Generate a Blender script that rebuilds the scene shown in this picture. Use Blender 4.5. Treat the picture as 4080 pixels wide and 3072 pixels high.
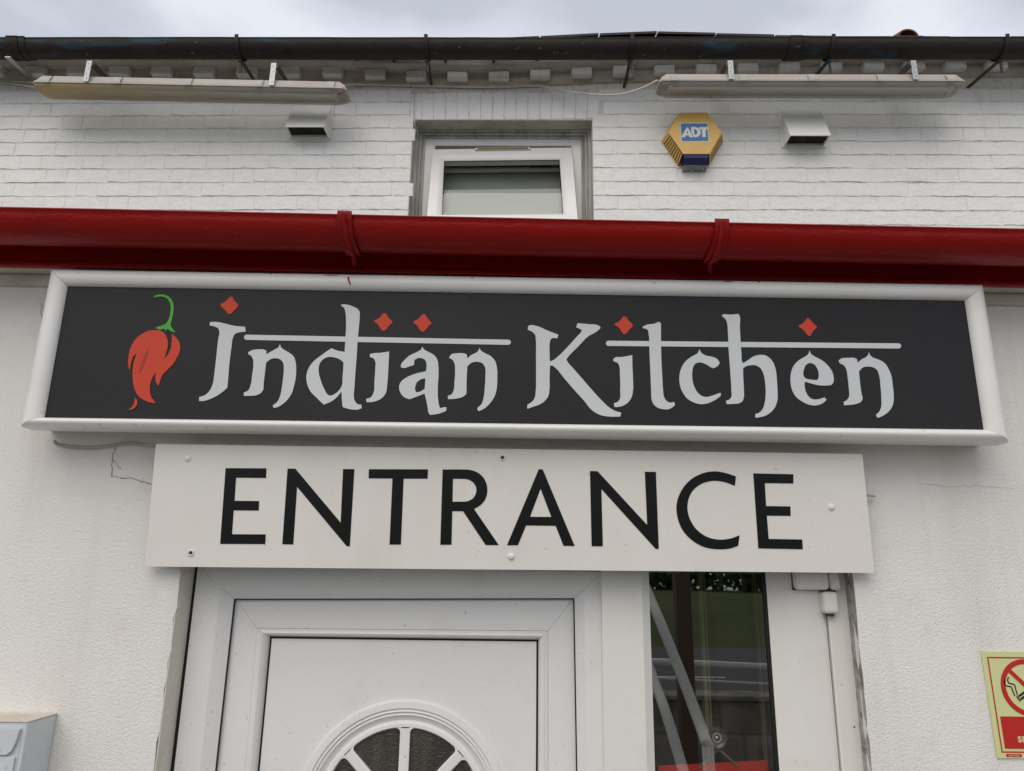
import bpy, bmesh, math, random
from math import sin, cos, pi, radians as RAD
from mathutils import Vector, Matrix
from mathutils.geometry import tessellate_polygon

for o in list(bpy.data.objects):
    bpy.data.objects.remove(o)
SC = bpy.context.scene
COL = SC.collection
random.seed(7)

# ------------------------------------------------------------------ camera
FPX, CX, CY = 2950.0, 2040.0, 1536.0            # focal length and centre of the 4080 x 3072 picture
CAM = Vector((0.0, -1.70, 2.07))
PITCH, YAW, ROLL = RAD(15.03), RAD(0.6), RAD(0.9)
FW = Vector((sin(YAW) * cos(PITCH), cos(YAW) * cos(PITCH), sin(PITCH)))
_R0 = Vector((cos(YAW), -sin(YAW), 0))
_U0 = _R0.cross(FW)
RT = cos(ROLL) * _R0 + sin(ROLL) * _U0
UP = -sin(ROLL) * _R0 + cos(ROLL) * _U0
cd = bpy.data.cameras.new('camera')
cam = bpy.data.objects.new('camera', cd)
COL.objects.link(cam)
cam.matrix_world = Matrix.Translation(CAM) @ Matrix((RT, UP, -FW)).transposed().to_4x4()
cd.sensor_width = 36.0
cd.lens = FPX / 4080 * 36
cd.clip_start, cd.clip_end = 0.05, 2000
SC.camera = cam

# ------------------------------------------------------------------ sky, sun, exposure
SUN_EL, SUN_AZ = RAD(50), RAD(200)              # behind the photographer, slightly left
w = bpy.data.worlds.new('World')
SC.world = w
w.use_nodes = True
nt = w.node_tree
nt.nodes.clear()
N = nt.nodes.new
out = N('ShaderNodeOutputWorld')
bg = N('ShaderNodeBackground')
sky = N('ShaderNodeTexSky')
sky.sky_type = 'NISHITA'
sky.sun_disc = False
sky.sun_elevation = SUN_EL
sky.sun_rotation = SUN_AZ
tc = N('ShaderNodeTexCoord')
mp = N('ShaderNodeMapping')
mp.inputs['Scale'].default_value = (1.0, 1.0, 2.2)
mp.inputs['Location'].default_value = (0.35, 0.2, 0.1)
ns = N('ShaderNodeTexNoise')
ns.inputs['Scale'].default_value = 3.6
ns.inputs['Detail'].default_value = 5
ns.inputs['Roughness'].default_value = 0.45
cr = N('ShaderNodeValToRGB')
cr.color_ramp.elements[0].position = 0.36
cr.color_ramp.elements[0].color = (0.57, 0.605, 0.68, 1)
cr.color_ramp.elements[1].position = 0.60
cr.color_ramp.elements[1].color = (0.84, 0.875, 0.945, 1)
mul = N('ShaderNodeVectorMath')
mul.operation = 'SCALE'
mul.inputs['Scale'].default_value = 9.3          # cloud radiance before the 0.1 strength
mix = N('ShaderNodeMix')
mix.data_type = 'RGBA'
mix.inputs['Factor'].default_value = 0.93        # almost closed cloud cover over the clear sky
L = nt.links.new
L(tc.outputs['Generated'], mp.inputs['Vector'])
L(mp.outputs['Vector'], ns.inputs['Vector'])
L(ns.outputs['Fac'], cr.inputs['Fac'])
L(cr.outputs['Color'], mul.inputs[0])
L(sky.outputs['Color'], mix.inputs['A'])
L(mul.outputs['Vector'], mix.inputs['B'])
L(mix.outputs['Result'], bg.inputs['Color'])
bg.inputs['Strength'].default_value = 0.1
L(bg.outputs['Background'], out.inputs['Surface'])

sd = bpy.data.lights.new('sun', 'SUN')
sd.energy = 1.5
sd.angle = RAD(55)
sd.color = (1.0, 0.90, 0.78)
sun = bpy.data.objects.new('sun', sd)
COL.objects.link(sun)
sun.location = (-3, -12, 14)
_sdir = Vector((sin(SUN_AZ) * cos(SUN_EL), cos(SUN_AZ) * cos(SUN_EL), sin(SUN_EL)))
sun.rotation_euler = _sdir.to_track_quat('Z', 'Y').to_euler()

SC.view_settings.view_transform = 'Standard'
SC.view_settings.look = 'None'
SC.view_settings.gamma = 1
SC.view_settings.use_curve_mapping = False
SC.view_settings.exposure = 0.13

# ------------------------------------------------------------------ frames of reference
UA = RAD(1.9)                                   # the upper storey stands back and is turned a little
UO = Vector((0, 1.90, 0))
M_UP = Matrix.Translation(UO) @ Matrix.Rotation(-UA, 4, 'Z')
M_UP_I = M_UP.inverted()
I4 = Matrix.Identity(4)


def ray(px, py):
    return FW * FPX + RT * (px - CX) - UP * (py - CY)


def at(px, py, Y):
    d = ray(px, py)
    return CAM + d * ((Y - CAM.y) / d.y)


def atd(px, py, Y):                             # the same for a 2212 pixel wide view
    return at(px * 1.84448, py * 1.84448, Y)


def atu(px, py, yl):                            # on the upper storey, in its own frame
    c = M_UP_I @ CAM
    d = M_UP_I.to_3x3() @ ray(px, py)
    return c + d * ((yl - c.y) / d.y)


def atp(px, py, P, n):
    d = ray(px, py)
    return CAM + d * ((P - CAM).dot(n) / d.dot(n))


def lerp(a, b, t):
    return a + (b - a) * t


def interp(x, pts):
    if x <= pts[0][0]:
        return pts[0][1]
    for (x0, y0), (x1, y1) in zip(pts, pts[1:]):
        if x <= x1:
            return y0 + (y1 - y0) * (x - x0) / (x1 - x0)
    return pts[-1][1]


# ------------------------------------------------------------------ materials
def mat(name, base, rough=0.5, spec=0.5, bumps=(), var=(), metal=0.0, coat=0.0, emis=None):
    """bumps: (scale, distance_m, detail[, stretch]);  var: (scale, amount, colour, lo, hi[, stretch, detail])"""
    m = bpy.data.materials.new(name)
    m.use_nodes = True
    t = m.node_tree
    b = t.nodes['Principled BSDF']
    b.inputs['Roughness'].default_value = rough
    b.inputs['Specular IOR Level'].default_value = spec
    b.inputs['Metallic'].default_value = metal
    b.inputs['Coat Weight'].default_value = coat
    b.inputs['Base Color'].default_value = (*base, 1)
    geo = t.nodes.new('ShaderNodeNewGeometry')

    def coords(stretch):
        if not stretch:
            return geo.outputs['Position']
        q = t.nodes.new('ShaderNodeMapping')
        q.inputs['Scale'].default_value = stretch
        t.links.new(geo.outputs['Position'], q.inputs['Vector'])
        return q.outputs['Vector']
    cur = None
    for v in var:
        sc, amt, colr, lo, hi = v[:5]
        st = v[5] if len(v) > 5 else None
        n = t.nodes.new('ShaderNodeTexNoise')
        n.inputs['Scale'].default_value = sc
        n.inputs['Detail'].default_value = v[6] if len(v) > 6 else 4
        n.inputs['Roughness'].default_value = 0.6
        t.links.new(coords(st), n.inputs['Vector'])
        mr = t.nodes.new('ShaderNodeMapRange')
        mr.inputs['From Min'].default_value = lo
        mr.inputs['From Max'].default_value = hi
        mr.inputs['To Min'].default_value = 0
        mr.inputs['To Max'].default_value = amt
        t.links.new(n.outputs['Fac'], mr.inputs['Value'])
        mx = t.nodes.new('ShaderNodeMix')
        mx.data_type = 'RGBA'
        t.links.new(mr.outputs['Result'], mx.inputs['Factor'])
        if cur is None:
            mx.inputs['A'].default_value = (*base, 1)
        else:
            t.links.new(cur, mx.inputs['A'])
        mx.inputs['B'].default_value = (*colr, 1)
        cur = mx.outputs['Result']
    if cur is not None:
        t.links.new(cur, b.inputs['Base Color'])
    prev = None
    for q in bumps:
        sc, dist, det = q[:3]
        n = t.nodes.new('ShaderNodeTexNoise')
        n.inputs['Scale'].default_value = sc
        n.inputs['Detail'].default_value = det
        t.links.new(coords(q[3] if len(q) > 3 else None), n.inputs['Vector'])
        bp = t.nodes.new('ShaderNodeBump')
        bp.inputs['Strength'].default_value = 1.0
        bp.inputs['Distance'].default_value = dist
        t.links.new(n.outputs['Fac'], bp.inputs['Height'])
        if prev is not None:
            t.links.new(prev, bp.inputs['Normal'])
        prev = bp.outputs['Normal']
    if prev is not None:
        t.links.new(prev, b.inputs['Normal'])
    return m


def glass(name, tint=(1, 1, 1), boost=1.0, base_ref=0.06, rough=0.0, milk=0.0, milk_col=(.6, .6, .6)):
    m = bpy.data.materials.new(name)
    m.use_nodes = True
    t = m.node_tree
    t.nodes.clear()
    o = t.nodes.new('ShaderNodeOutputMaterial')
    tr = t.nodes.new('ShaderNodeBsdfTransparent')
    tr.inputs['Color'].default_value = (*tint, 1)
    gl = t.nodes.new('ShaderNodeBsdfGlossy')
    gl.inputs['Roughness'].default_value = rough
    lw = t.nodes.new('ShaderNodeLayerWeight')
    lw.inputs['Blend'].default_value = 0.5
    pw = t.nodes.new('ShaderNodeMath')
    pw.operation = 'POWER'
    pw.inputs[1].default_value = 5.0
    t.links.new(lw.outputs['Facing'], pw.inputs[0])
    fr = t.nodes.new('ShaderNodeMath')
    fr.operation = 'MULTIPLY_ADD'
    fr.inputs[1].default_value = 0.96
    fr.inputs[2].default_value = 0.04
    t.links.new(pw.outputs['Value'], fr.inputs[0])
    ad = t.nodes.new('ShaderNodeMath')
    ad.operation = 'MULTIPLY_ADD'
    ad.inputs[1].default_value = boost
    ad.inputs[2].default_value = base_ref
    ad.use_clamp = True
    t.links.new(fr.outputs['Value'], ad.inputs[0])
    body = tr.outputs['BSDF']
    if milk:
        df = t.nodes.new('ShaderNodeBsdfDiffuse')
        df.inputs['Color'].default_value = (*milk_col, 1)
        mm = t.nodes.new('ShaderNodeMixShader')
        mm.inputs['Fac'].default_value = milk
        t.links.new(tr.outputs['BSDF'], mm.inputs[1])
        t.links.new(df.outputs['BSDF'], mm.inputs[2])
        body = mm.outputs['Shader']
    mx = t.nodes.new('ShaderNodeMixShader')
    t.links.new(ad.outputs['Value'], mx.inputs['Fac'])
    t.links.new(body, mx.inputs[1])
    t.links.new(gl.outputs['BSDF'], mx.inputs[2])
    t.links.new(mx.outputs['Shader'], o.inputs['Surface'])
    return m


WHITE = (0.80, 0.79, 0.76)
GRIME = (0.42, 0.37, 0.31)
M = {}
M['brick'] = mat('painted_brick', (0.87, 0.86, 0.835), 0.6, 0.3,
                 bumps=((24, 0.0045, 4), (70, 0.0025, 4), (190, 0.0009, 2)),
                 var=((1.3, 0.30, (0.76, 0.73, 0.69), 0.45, 0.75), (55, 0.65, (0.40, 0.36, 0.31), 0.66, 0.76), (14, 0.25, (0.62, 0.58, 0.53), 0.55, 0.75)))
M['mortar'] = mat('painted_mortar', (0.72, 0.70, 0.66), 0.75, 0.2, bumps=((60, 0.004, 4),),
                  var=((30, 0.7, GRIME, 0.5, 0.72),))
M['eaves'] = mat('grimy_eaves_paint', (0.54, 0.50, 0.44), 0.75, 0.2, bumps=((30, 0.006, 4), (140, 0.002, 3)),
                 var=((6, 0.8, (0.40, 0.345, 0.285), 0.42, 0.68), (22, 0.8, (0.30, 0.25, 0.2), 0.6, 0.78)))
M['dentil'] = mat('dentil_paint', (0.83, 0.815, 0.785), 0.7, 0.2, bumps=((30, 0.005, 4), (140, 0.002, 3)),
                  var=((5, 0.5, (0.52, 0.47, 0.41), 0.52, 0.74), (30, 0.6, (0.35, 0.3, 0.25), 0.62, 0.8)))
M['render'] = mat('stucco_render', (0.81, 0.795, 0.765), 0.75, 0.2,
                  bumps=((3, 0.006, 2), (165, 0.0017, 3), (340, 0.0016, 2)),
                  var=((0.9, 0.4, (0.68, 0.655, 0.62), 0.42, 0.7), (170, 0.6, (0.42, 0.38, 0.33), 0.68, 0.78), (9, 0.35, (0.66, 0.61, 0.53), 0.55, 0.8), (1.6, 0.5, (0.62, 0.575, 0.51), 0.52, 0.78, (5, 5, .45)), (26, 0.35, (0.60, 0.55, 0.48), 0.62, 0.75)))
M['crack'] = mat('crack', (0.26, 0.22, 0.18), 0.9, 0.1)
M['faint_crack'] = mat('faint_crack', (0.50, 0.47, 0.43), 0.9, 0.1)
M['upvc'] = mat('white_upvc', (0.785, 0.775, 0.76), 0.32, 0.45, bumps=((14, 0.0005, 2),),
                var=((2.0, 0.22, (0.67, 0.67, 0.67), 0.4, 0.7), (130, 0.8, (0.34, 0.30, 0.26), 0.675, 0.72), (11, 0.22, (0.60, 0.57, 0.52), 0.55, 0.72)))
M['upvc_cream'] = mat('aged_upvc', (0.77, 0.755, 0.71), 0.35, 0.5, bumps=((14, 0.0005, 2),),
                      var=((2.0, 0.25, (0.68, 0.65, 0.6), 0.4, 0.7), (120, 0.8, (0.34, 0.29, 0.23), 0.675, 0.72), (9, 0.25, (0.62, 0.57, 0.49), 0.55, 0.72)))
M['sign_frame'] = mat('white_enamel', (0.80, 0.795, 0.775), 0.35, 0.5, bumps=((9, 0.0010, 2),),
                      var=((6, 0.28, (0.58, 0.52, 0.44), 0.46, 0.72, (0.3, 1, 1)), (45, 0.5, (0.48, 0.40, 0.31), 0.64, 0.74), (180, 0.8, (0.3, 0.22, 0.17), 0.74, 0.78)))
M['sign_box'] = mat('white_sign_box', (0.78, 0.75, 0.70), 0.5, 0.4,
                    var=((5, 0.5, (0.46, 0.40, 0.33), 0.5, 0.75, (0.3, 1, 1)), (60, 0.8, (0.2, 0.15, 0.1), 0.72, 0.78)))
M['panel'] = mat('charcoal_panel', (0.0165, 0.0165, 0.0185), 0.5, 0.25, bumps=((60, 0.0003, 2),),
                 var=((160, 0.5, (0.12, 0.11, 0.1), 0.74, 0.79), (3, 0.35, (0.026, 0.026, 0.027), 0.45, 0.7)))
M['letter'] = mat('opal_acrylic', (0.60, 0.63, 0.64), 0.4, 0.25, var=((4, 0.2, (0.45, 0.48, 0.49), 0.4, 0.7),))
M['orange'] = mat('orange_acrylic', (0.58, 0.062, 0.030), 0.5, 0.22, var=((9, 0.15, (0.5, 0.085, 0.05), 0.4, 0.7),))
M['orange_dark'] = mat('dull_orange', (0.36, 0.05, 0.03), 0.5, 0.2)
M['green'] = mat('green_acrylic', (0.085, 0.38, 0.05), 0.5, 0.22)
M['board'] = mat('entrance_board', (0.80, 0.775, 0.72), 0.3, 0.5, bumps=((1.6, 0.006, 1), (11, 0.0008, 2)),
                 var=((2.2, 0.25, (0.72, 0.69, 0.63), 0.4, 0.7), (105, 0.75, (0.38, 0.33, 0.27), 0.68, 0.73), (5, 0.3, (0.63, 0.585, 0.51), 0.5, 0.72, (1, 1, .4))))
M['black_vinyl'] = mat('black_vinyl', (0.007, 0.007, 0.008), 0.3, 0.3, bumps=((1.6, 0.006, 1), (40, 0.0003, 2)),
                       var=((150, 0.5, (0.1, 0.09, 0.08), 0.73, 0.78),))
M['red'] = mat('red_gloss_paint', (0.245, 0.0050, 0.0045), 0.30, 0.20, bumps=((40, 0.0014, 3, (0.25, 1, 1)), (150, 0.0010, 3), (12, 0.003, 2)),
               var=((1.6, 0.35, (0.30, 0.008, 0.006), 0.4, 0.7, (0.4, 1, 1)), (7, 0.4, (0.17, 0.006, 0.006), 0.5, 0.75), (110, 0.5, (0.36, 0.10, 0.08), 0.69, 0.77)))
M['red_bright'] = mat('fresh_red_paint', (0.36, 0.014, 0.012), 0.3, 0.5)
M['black_iron'] = mat('weathered_iron', (0.030, 0.0235, 0.0205), 0.6, 0.3, bumps=((26, 0.003, 4), (90, 0.001, 3)),
                      var=((4, 0.5, (0.05, 0.04, 0.034), 0.5, 0.7), (5.5, 0.75, (0.03, 0.075, 0.11), 0.58, 0.66, (0.5, 1, 2.5)), (38, 0.7, (0.36, 0.32, 0.28), 0.67, 0.72, (0.5, 1, 1))))
M['blue_iron'] = mat('blue_chipped_iron', (0.03, 0.06, 0.085), 0.5, 0.4, bumps=((60, 0.002, 3),),
                     var=((25, 0.8, (0.05, 0.045, 0.04), 0.45, 0.6),))
M['rusty'] = mat('rusty_steel', (0.065, 0.05, 0.042), 0.7, 0.3, bumps=((60, 0.002, 3),), var=((20, 0.6, (0.12, 0.085, 0.06), 0.45, 0.65),))
M['galv'] = mat('galvanised_steel', (0.46, 0.48, 0.49), 0.42, 0.5, metal=0.35, var=((30, 0.4, (0.36, 0.37, 0.37), 0.4, 0.65),))
M['slate'] = mat('slate', (0.030, 0.030, 0.034), 0.55, 0.4, bumps=((25, 0.003, 4),), var=((9, 0.5, (0.05, 0.045, 0.045), 0.45, 0.7), (30, 0.5, (0.05, 0.07, 0.03), 0.62, 0.75)))
M['clay'] = mat('terracotta', (0.20, 0.085, 0.04), 0.8, 0.2, bumps=((40, 0.003, 3),), var=((12, 0.6, (0.10, 0.06, 0.035), 0.4, 0.65),))
M['lamp_body'] = mat('lamp_body', (0.47, 0.43, 0.385), 0.5, 0.4, bumps=((40, 0.001, 3),), var=((7, 0.6, (0.34, 0.29, 0.24), 0.5, 0.72, (0.3, 1, 1)), (60, 0.7, (0.28, 0.23, 0.18), 0.66, 0.74)))
M['clip'] = mat('lamp_clip', (0.74, 0.74, 0.71), 0.4, 0.5)
M['lens'] = glass('lamp_diffuser', (0.84, 0.83, 0.80), 0.8, 0.03, 0.12, 0.33, (0.47, 0.44, 0.40))
M['lens_yellow'] = glass('yellowed_diffuser', (0.84, 0.72, 0.42), 0.8, 0.03, 0.14, 0.55, (0.50, 0.37, 0.15))
_t = M['lens_yellow'].node_tree
_df = [n for n in _t.nodes if n.type == 'BSDF_DIFFUSE'][0]
_mm = [n for n in _t.nodes if n.type == 'MIX_SHADER' and _df.outputs[0].links and n == _df.outputs[0].links[0].to_node][0]
_tr = [n for n in _t.nodes if n.type == 'BSDF_TRANSPARENT'][0]
_g = _t.nodes.new('ShaderNodeNewGeometry')
_sx = _t.nodes.new('ShaderNodeSeparateXYZ')
_n1 = _t.nodes.new('ShaderNodeTexNoise')
_n1.inputs['Scale'].default_value = 5
_n1.inputs['Detail'].default_value = 4
_t.links.new(_g.outputs['Position'], _n1.inputs['Vector'])
_t.links.new(_g.outputs['Position'], _sx.inputs['Vector'])
_ad = _t.nodes.new('ShaderNodeMath')
_ad.operation = 'MULTIPLY_ADD'
_ad.inputs[1].default_value = .7
_t.links.new(_n1.outputs['Fac'], _ad.inputs[0])
_t.links.new(_sx.outputs['X'], _ad.inputs[2])
_cr = _t.nodes.new('ShaderNodeValToRGB')
_mr = _t.nodes.new('ShaderNodeMapRange')
_mr.inputs['From Min'].default_value = -2.3
_mr.inputs['From Max'].default_value = -.9
_t.links.new(_ad.outputs['Value'], _mr.inputs['Value'])
_t.links.new(_mr.outputs['Result'], _cr.inputs['Fac'])
for _i, (_p, _c) in enumerate(((0, (.55, .36, .09, 1)), (.35, (.47, .37, .20, 1)), (1, (.42, .39, .35, 1)))):
    _e = _cr.color_ramp.elements[_i] if _i < 2 else _cr.color_ramp.elements.new(_p)
    _e.position = _p
    _e.color = _c
_t.links.new(_cr.outputs['Color'], _df.inputs['Color'])
_f = _t.nodes.new('ShaderNodeMapRange')
_f.inputs['To Min'].default_value = .72
_f.inputs['To Max'].default_value = .34
_t.links.new(_mr.outputs['Result'], _f.inputs['Value'])
_t.links.new(_f.outputs['Result'], _mm.inputs['Fac'])
_tr.inputs['Color'].default_value = (.84, .81, .75, 1)
M['tube'] = mat('lamp_tube', (0.82, 0.82, 0.80), 0.3, 0.5)
M['gasket'] = mat('black_gasket', (0.012, 0.012, 0.012), 0.6, 0.3)
M['dark'] = mat('dark_cavity', (0.035, 0.030, 0.026), 0.9, 0.1, bumps=((80, 0.004, 3),), var=((30, 0.7, (0.07, 0.06, 0.05), 0.5, 0.7),))
M['vent'] = mat('vent_plastic', (0.86, 0.855, 0.83), 0.4, 0.45, bumps=((20, 0.0006, 2),), var=((5, 0.25, (0.66, 0.62, 0.56), 0.45, 0.75), (90, 0.8, (0.35, 0.29, 0.22), 0.71, 0.76)))
M['yellow'] = mat('alarm_yellow', (0.74, 0.46, 0.12), 0.42, 0.5, bumps=((40, 0.0004, 2),), var=((10, 0.25, (0.56, 0.36, 0.13), 0.45, 0.7), (80, 0.6, (0.3, 0.2, 0.08), 0.72, 0.78)))
M['yellow_deep'] = mat('alarm_slot', (0.22, 0.115, 0.02), 0.6, 0.3)
M['navy'] = mat('strobe_lens', (0.016, 0.019, 0.085), 0.2, 0.5)
M['algae'] = mat('dirty_strobe', (0.17, 0.175, 0.17), 0.5, 0.4, bumps=((90, 0.003, 3),), var=((60, 0.8, (0.42, 0.42, 0.39), 0.45, 0.6),))
M['sticker_blue'] = mat('sticker_blue', (0.075, 0.20, 0.40), 0.5, 0.3, var=((30, 0.25, (0.12, 0.25, 0.42), 0.4, 0.7),))
M['sticker_white'] = mat('sticker_white', (0.76, 0.75, 0.73), 0.5, 0.3)
M['cable'] = mat('painted_cable', (0.66, 0.64, 0.60), 0.6, 0.3, var=((20, 0.5, (0.45, 0.41, 0.36), 0.5, 0.7),))
M['grey_cable'] = mat('grey_cable', (0.40, 0.39, 0.36), 0.6, 0.3)
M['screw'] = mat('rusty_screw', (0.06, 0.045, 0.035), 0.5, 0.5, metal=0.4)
M['cap'] = mat('plastic_cap', (0.78, 0.77, 0.74), 0.35, 0.5)
M['old_wood'] = mat('flaking_painted_timber', (0.50, 0.49, 0.46), 0.7, 0.2, bumps=((70, 0.003, 4, (1, 1, 0.15)), (25, 0.002, 3)),
                    var=((18, 0.8, (0.29, 0.275, 0.25), 0.42, 0.66, (1, 1, 0.2)),))
M['soffit_wood'] = mat('grimy_soffit', (0.56, 0.52, 0.46), 0.75, 0.2, bumps=((50, 0.002, 3),), var=((8, 0.7, (0.36, 0.31, 0.26), 0.45, 0.7), (40, 0.7, (0.2, 0.15, 0.12), 0.67, 0.76)))
M['reveal'] = mat('stained_reveal', (0.55, 0.525, 0.47), 0.8, 0.2, bumps=((30, 0.003, 4),), var=((10, 0.7, (0.38, 0.35, 0.30), 0.45, 0.68), (40, 0.6, (0.2, 0.18, 0.15), 0.66, 0.76)))
M['trim'] = mat('cream_trim', (0.66, 0.625, 0.54), 0.7, 0.2, bumps=((40, 0.002, 4),), var=((9, 0.6, (0.52, 0.47, 0.38), 0.48, 0.7), (30, 0.8, (0.34, 0.30, 0.24), 0.66, 0.72)))
M['mastic'] = mat('weathered_mastic', (0.42, 0.40, 0.36), 0.8, 0.2, bumps=((60, 0.005, 4),), var=((40, 0.9, (0.2, 0.18, 0.15), 0.48, 0.62), (9, 0.7, (0.62, 0.6, 0.56), 0.5, 0.7)))
M['glass'] = glass('window_glass', (0.78, 0.80, 0.78), 1.2, 0.01)
M['door_glass'] = glass('side_glass', (0.80, 0.82, 0.78), 3.0, 0.12)
M['pane_dark'] = mat('obscured_glass', (0.035, 0.031, 0.026), 0.22, 0.6, bumps=((210, 0.0022, 3),), var=((7, 0.8, (0.085, 0.07, 0.052), 0.45, 0.65, (2.5, 1, 0.3)),))
M['room'] = mat('room_wall', (0.17, 0.15, 0.125), 0.9, 0.2)
M['room_grey'] = mat('room_grey', (0.25, 0.25, 0.235), 0.9, 0.2)
M['blind'] = mat('white_blind', (0.62, 0.63, 0.61), 0.7, 0.2)
M['fill_grey'] = mat('grey_fill', (0.36, 0.365, 0.34), 0.9, 0.1, var=((3, 0.5, (0.28, 0.285, 0.265), 0.4, 0.6, (1, 1, 4)),))
M['batten'] = mat('cream_reflection', (0.55, 0.47, 0.28), 0.6, 0.3)  # no real batten: colour of the strips standing in for the frame's reflection
M['red_sign'] = mat('red_sign', (0.66, 0.03, 0.02), 0.4, 0.4)
M['suction'] = glass('suction_cup', (0.62, 0.58, 0.60), 1.0, 0.08, 0.1, 0.5, (0.16, 0.145, 0.155))
M['wire'] = mat('wire', (0.35, 0.34, 0.32), 0.4, 0.5, metal=0.5)
M['mailbox'] = mat('mailbox_enamel', (0.60, 0.63, 0.65), 0.4, 0.5, bumps=((20, 0.0006, 2),), var=((4, 0.4, (0.47, 0.48, 0.47), 0.45, 0.75), (60, 0.6, (0.36, 0.31, 0.25), 0.68, 0.75)))
M['mailbox_top'] = mat('mailbox_stained_top', (0.62, 0.58, 0.50), 0.5, 0.4, var=((9, 0.6, (0.48, 0.42, 0.33), 0.45, 0.7), (50, 0.6, (0.32, 0.26, 0.2), 0.62, 0.75)))
M['lume'] = mat('photoluminescent_plate', (0.655, 0.675, 0.33), 0.35, 0.45, bumps=((9, 0.0004, 2),), var=((5, 0.2, (0.55, 0.60, 0.32), 0.4, 0.7),))
M['sign_red'] = mat('sign_red', (0.50, 0.022, 0.016), 0.4, 0.4)
M['sign_black'] = mat('sign_black', (0.012, 0.013, 0.011), 0.4, 0.4)
M['sign_cream'] = mat('sign_cream', (0.66, 0.62, 0.36), 0.4, 0.4)
M['paving'] = mat('paving', (0.24, 0.23, 0.22), 0.85, 0.2, bumps=((60, 0.004, 4),), var=((3, 0.5, (0.17, 0.165, 0.155), 0.4, 0.7),))
M['asphalt'] = mat('asphalt', (0.105, 0.105, 0.105), 0.85, 0.2, bumps=((150, 0.004, 3),), var=((2, 0.4, (0.13, 0.13, 0.13), 0.4, 0.7),))
M['road_paint'] = mat('road_paint', (0.7, 0.7, 0.68), 0.7, 0.2)
M['grass'] = mat('grass', (0.095, 0.125, 0.045), 0.9, 0.1, bumps=((20, 0.05, 4),), var=((1.2, 0.6, (0.15, 0.145, 0.07), 0.4, 0.7), (0.15, 0.6, (0.06, 0.085, 0.03), 0.4, 0.65)))
M['leaf'] = mat('leaves', (0.06, 0.10, 0.035), 0.7, 0.2, var=((0.9, 0.6, (0.07, 0.11, 0.03), 0.4, 0.7),))
M['bark'] = mat('bark', (0.09, 0.065, 0.045), 0.9, 0.1)
M['rail'] = mat('white_rail', (0.80, 0.81, 0.77), 0.45, 0.4)
M['post'] = mat('brown_post', (0.13, 0.09, 0.065), 0.7, 0.3, bumps=((40, 0.003, 3),))
M['stone'] = mat('grey_stone', (0.38, 0.355, 0.30), 0.9, 0.1, bumps=((14, 0.02, 4),), var=((5, 0.7, (0.12, 0.11, 0.095), 0.45, 0.65),))

# ------------------------------------------------------------------ mesh helpers
WL = {}                                          # world location of each parent


def mk(name, bm, m, parent=None, Mx=None, smooth=False, recenter=True):
    if Mx is not None:
        bm.transform(Mx)
    bmesh.ops.recalc_face_normals(bm, faces=bm.faces[:])
    me = bpy.data.meshes.new(name)
    o = bpy.data.objects.new(name, me)
    if parent is not None:
        org = WL[parent.name]
        o.parent = parent
    else:
        xs = [v.co for v in bm.verts]
        org = Vector(((min(c.x for c in xs) + max(c.x for c in xs)) / 2, (min(c.y for c in xs) + max(c.y for c in xs)) / 2, min(c.z for c in xs)))
        o.location = org
    bm.transform(Matrix.Translation(-org))
    WL[o.name] = org.copy()
    bm.to_mesh(me)
    bm.free()
    me.materials.append(m)
    if smooth:
        me.polygons.foreach_set('use_smooth', [True] * len(me.polygons))
        if smooth != 'all':
            me.set_sharp_from_angle(angle=RAD(smooth if smooth is not True else 40))
    COL.objects.link(o)
    return o


def thing(name, label, cat, loc, group=None):
    o = bpy.data.objects.new(name, None)
    o.empty_display_size = 0.1
    o.location = loc
    COL.objects.link(o)
    WL[o.name] = Vector(loc)
    tag(o, label, cat, group)
    return o


def tag(o, label=None, cat=None, group=None, kind=None):
    if label:
        o['label'] = label
    if cat:
        o['category'] = cat
    if group:
        o['group'] = group
    if kind:
        o['kind'] = kind
    return o


def BM():
    return bmesh.new()


def box(bm, x0, x1, y0, y1, z0, z1, bev=0.0, seg=1, Mx=None):
    b = bmesh.new() if bev else bm
    vs = [b.verts.new((x, y, z)) for x in (x0, x1) for y in (y0, y1) for z in (z0, z1)]
    for f in ((0, 1, 3, 2), (4, 6, 7, 5), (0, 4, 5, 1), (2, 3, 7, 6), (0, 2, 6, 4), (1, 5, 7, 3)):
        b.faces.new([vs[i] for i in f])
    if bev:
        bmesh.ops.bevel(b, geom=b.edges[:] + b.verts[:], offset=bev, segments=seg, profile=0.6, affect='EDGES')
        if Mx is not None:
            b.transform(Mx)
        merge(bm, b)
    elif Mx is not None:
        for v in vs:
            v.co = Mx @ v.co
    return bm


def merge(dst, src):
    mp_ = {}
    for v in src.verts:
        mp_[v] = dst.verts.new(v.co)
    for f in src.faces:
        try:
            dst.faces.new([mp_[v] for v in f.verts])
        except ValueError:
            pass
    src.free()


def hexa(bm, P):                                 # 8 points: near TL TR BR BL, far TL TR BR BL
    vs = [bm.verts.new(p) for p in P]
    for f in ((0, 1, 2, 3), (5, 4, 7, 6), (4, 5, 1, 0), (1, 5, 6, 2), (2, 6, 7, 3), (4, 0, 3, 7)):
        bm.faces.new([vs[i] for i in f])
    return bm


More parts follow.
